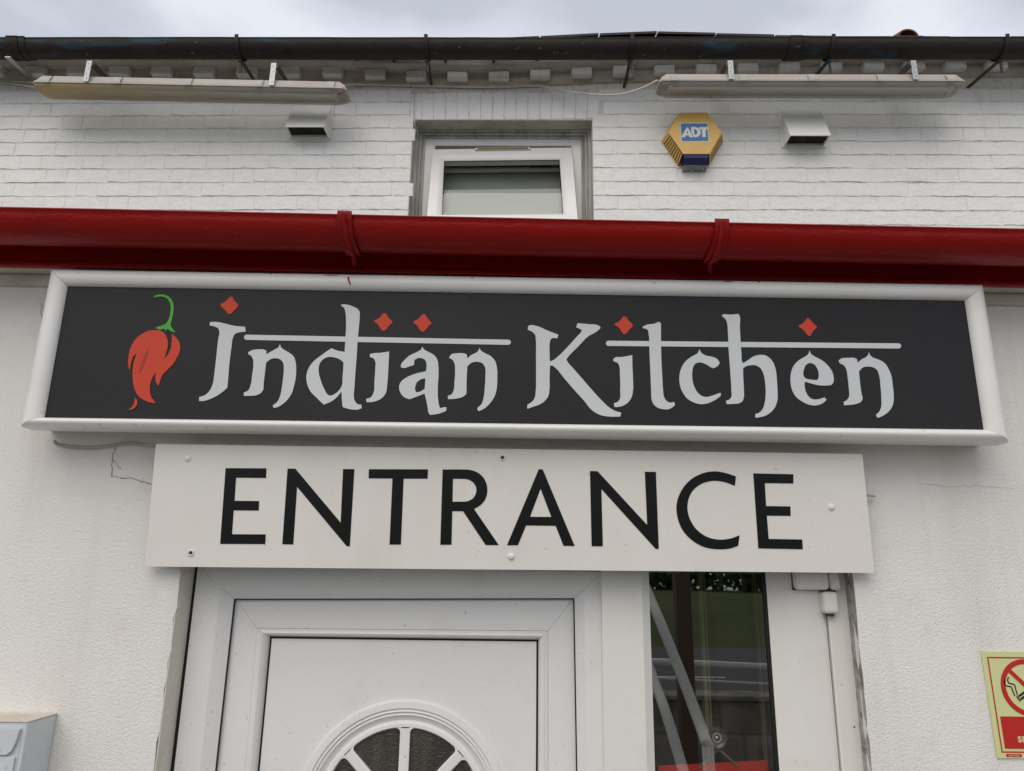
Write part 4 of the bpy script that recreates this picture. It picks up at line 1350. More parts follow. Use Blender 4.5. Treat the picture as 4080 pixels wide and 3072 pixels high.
sm1 = spline([(42.5, 57), (40, 63), (41.5, 69), (47, 70.5), (53, 72), (55, 79), (58, 90)], 6)
sm2 = spline([(51, 51.5), (48, 58), (49.5, 64), (55, 65.5), (61, 67.5), (62, 75), (64, 88)], 6)
strip('smoke', [tuple(p) for p in sm1], 2.6)
strip('smoke', [tuple(p) for p in sm2], 2.6)
d = Vector((1, -.62)).normalized()
nn = Vector((d.y, -d.x))
e0 = Vector((63.5, 96.5))
for a, b, wd in ((0, 1.8, 12), (2.9, 4.7, 12)):
    sp('cigarette_tip', [[tuple(e0 + d * a + nn * 6), tuple(e0 + d * b + nn * 6), tuple(e0 + d * b - nn * 6), tuple(e0 + d * a - nn * 6)]], M['sign_black'])
for s0, s1 in ((5.5, 1.2), (-1.2, -5.5)):
    sp('cigarette', [[tuple(e0 + d * 6 + nn * s0), tuple(e0 + d * 62 + nn * s0), tuple(e0 + d * 62 + nn * s1), tuple(e0 + d * 6 + nn * s1)]], M['sign_black'])
sp('caption_panel', [[(19, .615 * H_), (W_ - 19, .615 * H_), (W_ - 19, .912 * H_), (19, .912 * H_)]], M['sign_red'])


def text_part(name, s, size, cx_, base, m, parent, place, nrm, bold=0.0, lift=.0007, align='CENTER'):
    cu = bpy.data.curves.new('lettering', 'FONT')
    cu.body = s
    cu.size = size
    cu.align_x = align
    cu.offset = bold
    tmp = bpy.data.objects.new('lettering', cu)
    COL.objects.link(tmp)
    bpy.context.view_layer.update()
    me = bpy.data.meshes.new_from_object(tmp.evaluated_get(bpy.context.evaluated_depsgraph_get()))
    bpy.data.objects.remove(tmp)
    b = bmesh.new()
    b.from_mesh(me)
    bpy.data.meshes.remove(me)
    for v in b.verts:
        v.co = place(cx_ + v.co.x, base - v.co.y) + nrm * lift
    return mk(name, b, m, parent)


text_part('caption', 'No', 24, W_ / 2, .745 * H_, M['sign_cream'], nsg, S, nsn, .45)
text_part('caption', 'smoking', 24, W_ / 2, .85 * H_, M['sign_cream'], nsg, S, nsn, .45)
pill = [(22 + 3 * cos(a), .973 * H_ + 3 * sin(a)) for a in [pi / 2 + pi * k / 8 for k in range(9)]] + [(50 + 3 * cos(a), .973 * H_ + 3 * sin(a)) for a in [-pi / 2 + pi * k / 8 for k in range(9)]]
sp('maker_mark', [pill], M['sign_red'])
text_part('maker_mark_text', 'JALITE AAA', 4.6, 36, .973 * H_ + 1.6, M['sign_cream'], nsg, S, nsn, .05)

# ================================================================== upper storey
uw = BM()
ZB, ZT = 3.30, 4.96
UL, UR = -3.9, 3.9
RV = [atu(1600 + x * .3707, 420 + y * .3707, 0) for x, y in ((130, 165), (2045, 140), (2080, 1235), (60, 1190))]
wx0, wx1, wz1 = -.537, .462, 4.570
wz0 = 3.55
for x0, x1, z0, z1 in ((UL, wx0, ZB, ZT), (wx1, UR, ZB, ZT), (wx0, wx1, wz1, ZT), (wx0, wx1, ZB, wz0)):
    box(uw, x0, x1, 0.0, .30, z0, z1)
upper = mk('upper_wall', uw, M['mortar'], bld, M_UP)
bm = BM()                                       # room behind the small window
for f in (((-.7, .302, 3.4), (-.7, 1.2, 3.4), (-.7, 1.2, 4.8), (-.7, .302, 4.8)), ((.7, .302, 3.4), (.7, 1.2, 3.4), (.7, 1.2, 4.8), (.7, .302, 4.8)),
          ((-.7, 1.2, 3.4), (.7, 1.2, 3.4), (.7, 1.2, 4.8), (-.7, 1.2, 4.8)), ((-.7, .302, 4.8), (.7, .302, 4.8), (.7, 1.2, 4.8), (-.7, 1.2, 4.8)), ((-.7, .302, 3.4), (.7, .302, 3.4), (.7, 1.2, 3.4), (-.7, 1.2, 3.4))):
    bm.faces.new([bm.verts.new(p) for p in f])
mk('upstairs_room', bm, M['room_grey'], bld, M_UP)

# ---- bricks: a few shared meshes, each brick an object
CH = .0838


def brick_mesh(wd, h, seed):
    r = random.Random(seed)
    bm = BM()
    nx = 6 if wd > .15 else 4
    pr = .0034
    front = []
    for j in range(3):
        row = []
        for i in range(nx):
            x = -wd / 2 + .0012 + (wd - .0024) * i / (nx - 1) + (r.uniform(-.005, .005) if 0 < i < nx - 1 else r.uniform(-.0015, .0015))
            zt = h / 2 - .0015
            z_ = (-zt, 0, zt)[j] + (r.uniform(-.0026, .0034) if j == 0 else r.uniform(-.0018, .0022))
            y = -pr + r.uniform(-.0012, .0012) + (.0006 if i in (0, nx - 1) else 0)
            row.append(bm.verts.new((x, y, z_)))
        front.append(row)
    for j in range(2):
        for i in range(nx - 1):
            bm.faces.new((front[j][i], front[j][i + 1], front[j + 1][i + 1], front[j + 1][i]))
    loop = front[0] + [front[1][-1]] + front[2][::-1] + [front[1][0]]
    back = []
    for v in loop:
        back.append(bm.verts.new((v.co.x * 1.0 + math.copysign(.0040, v.co.x), .0012, v.co.z + (.0016 if v.co.z > .01 else (-.0016 if v.co.z < -.01 else 0)))))
    m = len(loop)
    for k in range(m):
        bm.faces.new((loop[k], loop[(k + 1) % m], back[(k + 1) % m], back[k]))
    bmesh.ops.recalc_face_normals(bm, faces=bm.faces[:])
    me = bpy.data.meshes.new('brick')
    bm.to_mesh(me)
    bm.free()
    me.polygons.foreach_set('use_smooth', [True] * len(me.polygons))
    me.set_sharp_from_angle(angle=RAD(24))
    me.materials.append(M['brick'])
    return me


BH = CH - .0065
STR = [brick_mesh(.2285, BH, s) for s in range(14)]
HDR = [brick_mesh(.1125, BH, s + 40) for s in range(10)]
PIT = .347
slots = []
rb = random.Random(21)


def zsag(u):
    return interp(u, ((-3.9, -.030), (-2.7, -.022), (0.6, 0.0), (3.9, .002)))


arch_z0, arch_z1 = wz1, 4.742
for c in range(-9, 9):
    zc = 4.0165 + CH * (c + .5)
    if zc - CH / 2 < ZB or zc + CH / 2 > 4.80:
        continue
    u = UL + (PIT / 2 if c % 2 else 0) + rb.uniform(-.02, .02) - .25
    while u < UR:
        for wd, lib in ((.2315, STR), (.1155, HDR)):
            cu, u = u + wd / 2, u + wd
            if cu - wd / 2 < UL or cu + wd / 2 > UR:
                continue
            full = True
            if zc < 4.572:
                if cu + wd / 2 > wx0 + .02 and cu - wd / 2 < wx1 - .02:
                    full = False                # window opening (closers cut below)
            else:
                if cu + wd / 2 > -.56 and cu - wd / 2 < .50:
                    full = False
            slots.append((cu, zc, wd, lib, full))
# closers beside the window and the arch
place = []
for cu, zc, wd, lib, full in slots:
    if full:
        place.append((cu, zc, wd, lib, 1.0))
    else:
        lo_, hi_ = (wx0, wx1) if zc < 4.572 else (-.56, .50)
        a, b = cu - wd / 2, cu + wd / 2
        if a < lo_ - .03 and b > lo_:
            place.append(((a + lo_) / 2, zc, lo_ - a, lib, (lo_ - a) / wd))
        if b > hi_ + .03 and a < hi_:
            place.append(((b + hi_) / 2, zc, b - hi_, lib, (b - hi_) / wd))
camu = M_UP_I @ CAM


def in_view(u, z):
    p = M_UP @ Vector((u, 0, z)) - CAM
    dz_ = p.dot(FW)
    px, py = CX + FPX * p.dot(RT) / dz_, CY - FPX * p.dot(UP) / dz_
    return -60 < px < 4140 and 300 < py < 880 - (py - py)


place.sort(key=lambda s: (not in_view(s[0], s[1]), (Vector((s[0], 0, s[1])) - camu).length))
rest = BM()
nb = 0
for k, (cu, zc, wd, lib, f) in enumerate(place):
    me = rb.choice(lib)
    lx = Matrix.Translation((cu, rb.uniform(-.0012, .0012), zc + zsag(cu) + rb.uniform(-.0012, .0012))) @ Matrix.Rotation(rb.uniform(-.008, .008), 4, 'Y') @ Matrix.Rotation(rb.uniform(-.016, .018), 4, 'X') @ Matrix.Diagonal((f * (1 if rb.random() < .5 else 1), 1, 1, 1))
    W = M_UP @ lx
    if in_view(cu, zc) and nb < 284:
        o = bpy.data.objects.new('brick', me)
        COL.objects.link(o)
        o.parent = upper
        o.matrix_local = Matrix.Translation(-WL[upper.name]) @ W
        nb += 1
    else:
        b = bmesh.new()
        b.from_mesh(me)
        b.transform(W)
        merge(rest, b)
o = mk('brickwork', rest, M['brick'], upper, smooth=24)
o['kind'] = 'stuff'

# flat arch of upright bricks over the window
ARB = [brick_mesh(.168, .062, s + 90) for s in range(5)]
na = 16
for k in range(na):
    u = -.56 + 1.06 * (k + .5) / na
    sp_ = (k + .5 - na / 2) / na
    o = bpy.data.objects.new('arch_brick', rb.choice(ARB))
    COL.objects.link(o)
    o.parent = upper
    Lz = arch_z0 + (.171 / 2) + .001 + rb.uniform(-.003, .003) + .004 * sp_ * 2
    lx = Matrix.Translation((u, -.0008 + rb.uniform(-.001, .001), Lz)) @ Matrix.Rotation(RAD(90) + sp_ * .10, 4, 'Y') @ Matrix.Diagonal((1.0, .8, 1.0, 1))
    o.matrix_local = Matrix.Translation(-WL[upper.name]) @ M_UP @ lx
# reveal linings, slightly stained
bm = BM()
box(bm, wx0 - .001, wx0 + .0035, .004, .15, wz0, wz1 - .004)
box(bm, wx1 - .0035, wx1 + .001, .004, .15, wz0, wz1 - .004)
box(bm, wx0 + .0036, wx1 - .0036, -.003, .15, wz1 - .006, wz1 + .0005)
mk('window_reveal', bm, M['reveal'], bld, M_UP)

# ---- dentil course, oversailing course
du = [(0, -2.526), (7, -.8175), (19, 1.9677), (22, 2.644)]
dzb = ((-3.0, 4.793), (-1.0, 4.789), (-.6, 4.766), (-.1, 4.760), (.5, 4.795), (1.9, 4.828), (3.0, 4.838))
k = -5
DM = []
for s in range(4):
    b = BM()
    box(b, -.057, .057, -.050, .0, .036, .090, .007, 2)
    for v in b.verts:
        v.co += Vector((rb.uniform(-.0015, .0015), rb.uniform(-.0015, .0015), rb.uniform(-.002, .002)))
    me = bpy.data.meshes.new('dentil')
    bmesh.ops.recalc_face_normals(b, faces=b.faces[:])
    b.to_mesh(b and me)
    b.free()
    me.polygons.foreach_set('use_smooth', [True] * len(me.polygons))
    me.materials.append(M['dentil'])
    DM.append(me)
for k in range(-5, 28):
    u = (interp(k, du) if 0 <= k <= 22 else (-2.526 + k * .241 if k < 0 else 2.644 + (k - 22) * .228)) + .058
    if u > UR - .1 or u < UL + .1:
        continue
    o = bpy.data.objects.new('dentil', DM[k % 4])
    COL.objects.link(o)
    o.parent = upper
    lx = Matrix.Translation((u, 0, interp(u, dzb))) @ Matrix.Rotation(rb.uniform(-.03, .03), 4, 'Y')
    o.matrix_local = Matrix.Translation(-WL[upper.name]) @ M_UP @ lx
bm = BM()                                       # oversailing course above the dentils
nseg = 60
rowsA = []
for i in range(nseg + 1):
    u = lerp(UL, UR, i / nseg)
    zb = interp(u, dzb) + .088
    jit = [rb.uniform(-.003, .003) for _ in range(3)]
    rowsA.append([bm.verts.new(p) for p in ((u, -.0005, zb + .002), (u, -.064 + jit[0], zb + jit[1]), (u, -.088 + jit[0], zb + .012 + jit[1]), (u, -.090 + jit[2], 4.945), (u, .0, 4.945))])
for a, b in zip(rowsA, rowsA[1:]):
    for q_ in range(4):
        bm.faces.new((a[q_], a[q_ + 1], b[q_ + 1], b[q_]))
mk('oversailing_course', bm, M['eaves'], upper, M_UP, smooth=35)
bm = BM()                                       # grimy plaster between the dentils
rowsA = []
for i in range(nseg + 1):
    u = lerp(UL, UR, i / nseg)
    zb = interp(u, dzb)
    rowsA.append([bm.verts.new(p) for p in ((u, -.0005, zb + .006), (u, -.010 + rb.uniform(-.002, .002), zb + .012), (u, -.012 + rb.uniform(-.002, .002), zb + .0895))])
for a, b in zip(rowsA, rowsA[1:]):
    for q_ in range(2):
        bm.faces.new((a[q_], a[q_ + 1], b[q_ + 1], b[q_]))
mk('dentil_bed', bm, M['eaves'], upper, M_UP, smooth=35)

# ---- small top-hung window
win = thing('window', None, None, tuple(M_UP @ Vector((-.03, .1, 3.9))))
win.parent = bld
win.location = WL[win.name] - WL[bld.name]
win['label'] = 'small white window propped open in its recess'
f0 = [Vector((x, .105, z_)) for x, z_ in ((wx0 + .0036, wz1 - .007), (wx1 - .0036, wz1 - .007), (wx1 - .0036, wz0), (wx0 + .0036, wz0))]
f1 = [p + Vector((dx * .052, .0, dz * .040)) for p, (dx, dz) in zip(f0, ((1, -1), (-1, -1), (-1, 1), (1, 1)))]
rails('timber_frame', f0, f1, [(0, -.05), (0, .022), (.28, .020), (.30, .006), (.42, .004), (.46, .012), (.62, .010), (.66, -.006), (.80, -.008), (.84, -.001), (1, -.004), (1, -.05)], M['old_wood'], win, Mx=M_UP, smooth=25)
g1 = [p + Vector((dx * .056, .012, dz * .040)) for p, (dx, dz) in zip(f1, ((1, -1), (-1, -1), (-1, 1), (1, 1)))]
f1b = [p + Vector((0, .012, 0)) for p in f1]
rails('fixed_frame', f1b, g1, [(0, -.04), (0, 0), (.8, 0), (1, -.006), (1, -.05)], M['upvc'], win, Mx=M_UP)
hz = 4.466
SPl = Vector((0, .11, hz))
ang = RAD(20)
sn = Vector((0, -cos(ang), -sin(ang) * -1)).normalized()   # outward normal of the tilted sash, facing up a little
sdn = Vector((0, -sin(ang), -cos(ang)))                    # down the sash


def su(px, py):
    c = M_UP_I @ CAM
    d_ = M_UP_I.to_3x3() @ ray(px, py)
    return c + d_ * ((SPl - c).dot(sn) / d_.dot(sn))


cw = lambda x, y: (1600 + x * .3707, 420 + y * .3707)
so4 = [su(*cw(335, 470)), su(*cw(1830, 450)), su(*cw(1895, 1235)), su(*cw(270, 1200))]
si4 = [su(*cw(455, 575)), su(*cw(1700, 560)), su(*cw(1740, 1145)), su(*cw(428, 1165))]
rails('sash_rail', so4, si4, [(0, -.05), (0, -.004), (.02, 0), (.62, 0), (.68, -.001), (.95, -.010), (1, -.014), (1, -.05)], M['upvc'], win, Mx=M_UP, n=sn)
bm = BM()
bm.faces.new([bm.verts.new(p - sn * .016 + (c_ - p) * -.02) for p, c_ in zip(si4, [sum(si4, Vector()) / 4] * 4)])
mk('pane', bm, M['glass'], win, M_UP)
bm = BM()
ctr = [lerp(p, q_, .0) for p, q_ in zip(si4, si4)]
for a, b in ((0, 1),):
    pass
gb = [p - sn * .018 for p in si4]
plate(bm, [[lerp(p, sum(gb, Vector()) / 4, -.03) for p in gb], [lerp(p, sum(gb, Vector()) / 4, .016) for p in gb]], sn, .0012)
mk('gasket', bm, M['gasket'], win, M_UP)
# trickle vent on the head of the sash
tv0, tv1 = su(*cw(790, 470)), su(*cw(1385, 462))
tvd = (tv1 - tv0).normalized()
bm = BM()
P = [tv0, tv1, tv1 + sdn * .018, tv0 + sdn * .018]
hexa(bm, [p + sn * .012 for p in P] + [p + sn * .0003 for p in P])
bmesh.ops.bevel(bm, geom=bm.edges[:], offset=.003, segments=2, affect='EDGES')
tvo = mk('trickle_vent', bm, M['upvc_cream'], win, M_UP, smooth=40)
bm = BM()
P = [tv0 + tvd * .014 + sdn * .006, tv1 - tvd * .014 + sdn * .006, tv1 - tvd * .014 + sdn * .0165, tv0 + tvd * .014 + sdn * .0165]
hexa(bm, [p + sn * .0125 for p in P] + [p + sn * .0115 for p in P])
P2 = [p + sdn * .0125 for p in P[:2]]
mk('vent_slot', bm, M['yellow_deep'], win, M_UP)
# blind behind the lower half, and the inner head with its own vent
sl_, sr_ = lerp(si4[0], si4[3], .465), lerp(si4[1], si4[2], .465)
bm = BM()
P = [sl_ - sn * .045 + Vector((-.03, 0, 0)), sr_ - sn * .045 + Vector((.03, 0, 0)), si4[2] - sn * .045 + Vector((.03, 0, -.2)), si4[3] - sn * .045 + Vector((-.03, 0, -.2))]
hexa(bm, P + [p - sn * .004 for p in P])
mk('blind', bm, M['blind'], win, M_UP)
cl0, cr0 = lerp(si4[0], si4[3], -.16), lerp(si4[1], si4[2], -.16)
bm = BM()
P = [cl0 - sn * .12 + Vector((-.06, 0, 0)), cr0 - sn * .12 + Vector((.06, 0, 0)), sr_ - sn * .12 + Vector((.06, 0, -.1)), sl_ - sn * .12 + Vector((-.06, 0, -.1))]
hexa(bm, P + [p - sn * .003 for p in P])
mk('added_grey_sheet', bm, M['fill_grey'], win, M_UP)  # grey sheet added to lift the black room behind the upper glass
a_, b_ = lerp(si4[0], si4[3], -.055), lerp(si4[1], si4[2], -.055)
bm = BM()
P = [a_ - sn * .09 + Vector((-.05, 0, 0)), b_ - sn * .09 + Vector((.05, 0, 0)), b_ - sn * .09 + Vector((.05, 0, -.008)), a_ - sn * .09 + Vector((-.05, 0, -.008))]
hexa(bm, P + [p - sn * .02 for p in P])
mk('inner_head', bm, M['upvc'], win, M_UP)
iv0, iv1 = lerp(a_, b_, .27), lerp(a_, b_, .74)
bm = BM()
P = [iv0 - sn * .082, iv1 - sn * .082, lerp(iv1, iv0, .06) - sn * .082 + sdn * .016, lerp(iv0, iv1, .06) - sn * .082 + sdn * .016]
hexa(bm, P + [p - sn * .006 for p in P])
mk('inner_vent', bm, M['upvc_cream'], win, M_UP)
bm = BM()
hs = [su(*cw(x, y)) - sn * .02 for x, y in ((440, 1158), (470, 1135), (485, 1122), (510, 1122), (530, 1138))]
tube(bm, spline(hs, 4), .0035, 8)
mk('stay_handle', bm, M['upvc'], win, M_UP, smooth='all')

# ---- roof
bm = BM()
hexa(bm, [Vector(p) for p in ((UL, -.16, 4.930), (UR, -.16, 4.930), (UR, -.16, 4.915), (UL, -.16, 4.915), (UL, 3.2, 6.62), (UR, 3.2, 6.62), (UR, 3.2, 6.60), (UL, 3.2, 6.60))])
roof = mk('roof', bm, M['slate'], bld, M_UP)
sl = [(-.1432, 4.936), (.1639, 4.9534), (.4871, 4.9742), (.8028, 4.9837), (1.1192, 4.9705), (1.4342, 4.9598), (1.7452, 4.9508), (2.06, 4.949), (2.3728, 4.9482), (2.6856, 4.9502), (3.0, 4.950), (3.31, 4.949), (3.62, 4.95)]
tl_ = ((-.15, 4.936), (.16, 4.953), (.49, 4.973), (.81, 4.983), (1.12, 4.972), (1.43, 4.961), (1.75, 4.953), (2.4, 4.95), (3.9, 4.95))
for i, (u0, z0) in enumerate(sl[:-1]):
    u1 = sl[i + 1][0]
    za, zb = interp(u0 + .003, tl_), interp(u1, tl_)
    za, zb = za + rb.uniform(-.003, .001), zb + rb.uniform(-.002, .003)
    bm = BM()
    rise = .22
    P = [Vector((u0 + .004, -.20, za)), Vector((u1 - .004, -.20, zb)), Vector((u1 - .004, -.198, zb - .012)), Vector((u0 + .004, -.198, za - .012))]
    B = [p + Vector((0, .5, rise)) for p in P]
    hexa(bm, P + B)
    mk('slate', bm, M['slate'], roof, M_UP)
for i in range(12):
    u0 = -3.9 + i * .313
    if u0 + .31 > -.15:
        break
    bm = BM()
    P = [Vector((u0 + .003, -.20, 4.912)), Vector((u0 + .31, -.20, 4.912)), Vector((u0 + .31, -.198, 4.90)), Vector((u0 + .003, -.198, 4.90))]
    hexa(bm, P + [p + Vector((0, .5, .22)) for p in P])
    mk('slate', bm, M['slate'], roof, M_UP)
# clay half-round vent showing over the eaves
p0, p1 = atu(3580, 146, .55), atu(3662, 146, .55)
pc = (p0 + p1) / 2
pr_ = (p1 - p0).length / 2
bm = BM()
for (ra, rb2, ya, yb) in ((1.0, .86, 0, .26),):
    ring = []
    for k in range(17):
        a = pi * k / 16
        c_, s_ = cos(a), sin(a)
        ring.append([bm.verts.new(p) for p in ((pc.x + c_ * pr_ * ra, pc.y + ya, pc.z + s_ * pr_ * .92 * ra), (pc.x + c_ * pr_ * ra, pc.y + yb, pc.z + s_ * pr_ * .92 * ra + .12),
                                              (pc.x + c_ * pr_ * rb2, pc.y + yb, pc.z + s_ * pr_ * .9 * rb2 + .12), (pc.x + c_ * pr_ * rb2, pc.y + ya, pc.z + s_ * pr_ * .9 * rb2))])
    for A, B in zip(ring, ring[1:]):
        for k in range(4):
            bm.faces.new((A[k], A[(k + 1) % 4], B[(k + 1) % 4], B[k]))
mk('clay_vent_tile', bm, M['clay'], roof, M_UP, smooth=40)
bm = BM()
box(bm, pc.x - pr_ * .95, pc.x + pr_ * .95, pc.y + .16, pc.y + .20, pc.z - .15, pc.z + pr_ * .75)
mk('vent_cavity', bm, M['dark'], roof, M_UP)
bm = BM()
box(bm, pc.x - pr_ * 1.3, pc.x + pr_ * 1.3, pc.y - .01, pc.y + .30, pc.z - .30, pc.z + .0)
mk('vent_flashing', bm, M['slate'], roof, M_UP)

# ---- upper cast iron gutter
UGY, UGZ, UGR = -.214, 4.873, .065
ug = thing('upper_gutter', 'weathered black cast iron gutter along the top of the brick storey', 'gutter', tuple(M_UP @ Vector((0, UGY, 4.8))))
jl, jr = atu(40, 190, UGY - UGR).x, atu(3175, 190, UGY - UGR).x
edges = [UL, jl, jr, UR]
for a, b in zip(edges, edges[1:]):
    mk('trough', gutter_trough(a + .001, b - .001, UGY, UGZ, UGZ, UGR, nx=max(3, int((b - a) * 9)), wob=.0015), M['black_iron'], ug, M_UP, smooth=50)
for j in (jl, jr):
    for off, rr, wd in ((0, UGR + .010, .032), (.052, UGR + .007, .016)):
        bm = gutter_trough(j - wd + off, j + wd + off, UGY, UGZ + .003, UGZ + .003, rr, th=.012, nx=2)
        mk('joint_collar', bm, M['black_iron'], ug, M_UP, smooth=50)
for px, py0, bend in ((938, 215, .03), (1695, 220, 0), (2520, 225, -.01), (3325, 225, -.05), (4020, 230, -.06)):
    u = atu(px, 200, UGY - UGR).x
    bm = BM()
    rr = UGR + .006
    sec = [Vector((u, UGY - rr - .003, UGZ + .014))] + [Vector((u, UGY + cos(pi + pi * k / 12) * rr, UGZ + sin(pi + pi * k / 12) * rr)) for k in range(0, 12)]
    vs = []
    for p in sec:
        nr = Vector((0, p.y - UGY, p.z - UGZ)).normalized() * .004
        vs.append([bm.verts.new(q_) for q_ in (p + Vector((-.010, 0, 0)), p + nr + Vector((-.010, 0, 0)), p + nr + Vector((.010, 0, 0)), p + Vector((.010, 0, 0)))])
    for A, B in zip(vs, vs[1:]):
        for k in range(4):
            bm.faces.new((A[k], A[(k + 1) % 4], B[(k + 1) % 4], B[k]))
    bm.faces.new(vs[0])
    bm.faces.new(vs[-1][::-1])
    br = mk('bracket', bm, M['black_iron'], ug, M_UP, smooth=40)
    bm = BM()                                   # drive-in arm back to the wall and the threaded rod
    z0 = UGZ - UGR - .006
    hexa(bm, [Vector(p) for p in ((u - .009, UGY + .02, z0), (u + .009, UGY + .02, z0), (u + .009, UGY + .02, z0 - .008), (u - .009, UGY + .02, z0 - .008),
                                  (u - .008 + bend, .02, z0 - .020), (u + .008 + bend, .02, z0 - .020), (u + .008 + bend, .02, z0 - .028), (u - .008 + bend, .02, z0 - .028))])
    mk('bracket_arm', bm, M['rusty'] if px != 3325 else M['blue_iron'], br, M_UP)
    bm = BM()
    tube(bm, [(u, UGY + .01, z0 + .01), (u + .002, UGY + .012, z0 - .02), (u + .006, UGY + .02, z0 - .075)], .0065, 8)
    tube(bm, [(u, UGY + .01, z0 - .006), (u, UGY + .01, z0 - .018)], .012, 6)
    mk('bracket_rod', bm, M['blue_iron'], br, M_UP)
rn = random.Random(9)
for k in range(22):                             # slate nails and old clips showing under the gutter
    u = -2.7 + k * .26 + rn.uniform(-.05, .05)
    bm = BM()
    box(bm, u - .006, u + .006, -.115, -.09, interp(u, dzb) + .098 + rn.uniform(0, .01), interp(u, dzb) + .125, .002)
    mk('rafter_clip', bm, M['rusty'], ug, M_UP)

# ---- fluorescent battens on arms
def batten(u0, u1, z0, z1, straps, label, yellow, arms):
    c0_, c1_ = (u0 + u1) / 2, (z0 + z1) / 2
    t = thing('strip_light', label, 'strip light', tuple(M_UP @ Vector((c0_, -.19, c1_ - .14))), 'strip lights above the shop front')
    L_ = u1 - u0
    T = M_UP @ Matrix.Translation((c0_, -.19, c1_)) @ Matrix.Rotation(-math.atan2(z1 - z0, L_), 4, 'Y')
    h = L_ / 2

    def loft(secs, m, name, smooth=35, par=t):
        bm = BM()
        rg_ = [[bm.verts.new((x, y, z_)) for y, z_ in sec] for x, sec in secs]
        n_ = len(rg_[0])
        for A, B in zip(rg_, rg_[1:]):
            for k in range(n_):
                bm.faces.new((A[k], A[(k + 1) % n_], B[(k + 1) % n_], B[k]))
        bm.faces.new(rg_[0])
        bm.faces.new(rg_[-1][::-1])
        return mk(name, bm, m, par, T, smooth=smooth)
    sec = lambda s, zt: [(-.056 * s, -.036), (-.050 * s, zt), (.050 * s, zt), (.056 * s, -.036)]
    body = loft([(-h, sec(.86, -.018)), (-h + .03, sec(1, .0)), (h - .03, sec(1, .0)), (h, sec(.86, -.018))], M['lamp_body'], 'body')
    # rim lip
    rim = lambda s: [(-.062 * s, -.048), (-.062 * s, -.037), (.062 * s, -.037), (.062 * s, -.048)]
    loft([(-h - .012, rim(.8)), (-h + .004, rim(1)), (h - .004, rim(1)), (h + .012, rim(.8))], M['lamp_body'], 'rim', par=t)
    # diffuser: open trough
    ls = lambda s, d: [(-.056 * s, -.049), (-.054 * s, -.062), (-.044 * s, d), (-.034 * s, d - .003), (.034 * s, d - .003), (.044 * s, d), (.054 * s, -.062), (.056 * s, -.049)]
    xa = -h + .42 * L_ if yellow else -h
    def lens(x0, x1, m, cap0, cap1):
        bm = BM()
        secs = []
        if cap0:
            secs += [(x0, ls(.93, -.066)), (x0 + .022, ls(.98, -.073)), (x0 + .05, ls(1, -.077))]
        else:
            secs += [(x0, ls(1, -.077))]
        secs += [(x1 - .05, ls(1, -.077)), (x1 - .022, ls(.98, -.073)), (x1, ls(.93, -.066))] if cap1 else [(x1, ls(1, -.077))]
        rg_ = [[bm.verts.new((x, y, z_)) for y, z_ in s] for x, s in secs]
        for A, B in zip(rg_, rg_[1:]):
            for k in range(7):
                bm.faces.new((A[k], A[k + 1], B[k + 1], B[k]))
        if cap0:
            bm.faces.new(rg_[0])
        if cap1:
            bm.faces.new(rg_[-1][::-1])
        mk('diffuser', bm, m, t, T, smooth=30)
    lens(-h + .006, h - .006, M['lens_yellow'] if yellow else M['lens'], True, True)
    bm = BM()
    box(bm, -h + .05, h - .05, -.040, .040, -.0535, -.0485, .002)
    mk('gear_tray', bm, M['clip'], t, T)
    bm = BM()
    tube(bm, [(-h + .06, -.018, -.066), (h - .06, -.018, -.066)], .0110, 14)
    mk('tube', bm, M['tube'], t, T, smooth=True)
    for x in (-h + .05, h - .05):
        bm = BM()
        box(bm, x - .009, x + .009, -.036, .012, -.077, -.0538, .003)
        mk('lamp_holder', bm, M['clip'], t, T)
    for k in range(5):
        x = -h + .07 + (L_ - .14) * k / 4
        bm = BM()
        for A in ((-.050, -.060, -.004, -.052), (-.060, -.066, -.052, -.052)):
            pass
        P = [(-.045, .004), (-.056, -.004), (-.0680, -.034), (-.0690, -.052)]
        vs = [[bm.verts.new((x + s_ * .019 + (.006 if q_ == 0 else 0), y, z_)) for s_ in (-1, 1)] for q_, (y, z_) in enumerate(P)]
        for A, B in zip(vs, vs[1:]):
            bm.faces.new((A[0], A[1], B[1], B[0]))
        g_ = bmesh.ops.solidify(bm, geom=bm.faces[:], thickness=.003)
        mk('clip', bm, M['clip'], t, T)
    Ti = T.inverted() @ M_UP
    for su_, zt in straps:
        zb = lerp(z0, z1, (su_ - u0) / L_) - .045
        yb = -.19 - .070
        bm = BM()
        outer = [Vector((su_ + x, yb, z_)) for x, z_ in ((-.014, zt), (.014, zt), (.014, zb), (-.014, zb))]
        holes = []
        nh = 4
        for q_ in range(nh):
            zz = lerp(zt - .018, zb + .018, q_ / (nh - 1))
            holes.append([Vector((su_ + (.003 if q_ % 2 else -.002) + cos(a) * .0034, yb, zz + sin(a) * .0034)) for a in [2 * pi * k / 8 for k in range(8)]])
        plate(bm, [outer] + holes, Vector((0, -1, 0)), .002)
        plate(bm, [[p + Vector((0, .0005, 0)) for p in outer]] , Vector((0, 1, 0)), .0003)
        st = mk('strap', bm, M['galv'], t, M_UP)
        bm = BM()
        box(bm, su_ - .014, su_ + .014, yb - .0015, yb + .075, zt, zt + .003)
        mk('strap_return', bm, M['galv'], st, M_UP)
    for (ua, ya, za, ub, yb, zb2, m_) in arms:
        bm = BM()
        v0, v1 = Vector((ua, ya, za)), Vector((ub, yb, zb2))
        upv = Vector((0, .02, .038))
        sdv = Vector((.004, 0, 0))
        hexa(bm, [v0 - sdv, v0 + sdv, v0 + sdv - upv, v0 - sdv - upv, v1 - sdv, v1 + sdv, v1 + sdv - upv * .5, v1 - sdv - upv * .5])
        mk('wall_arm', bm, M[m_], t, M_UP)
    return t


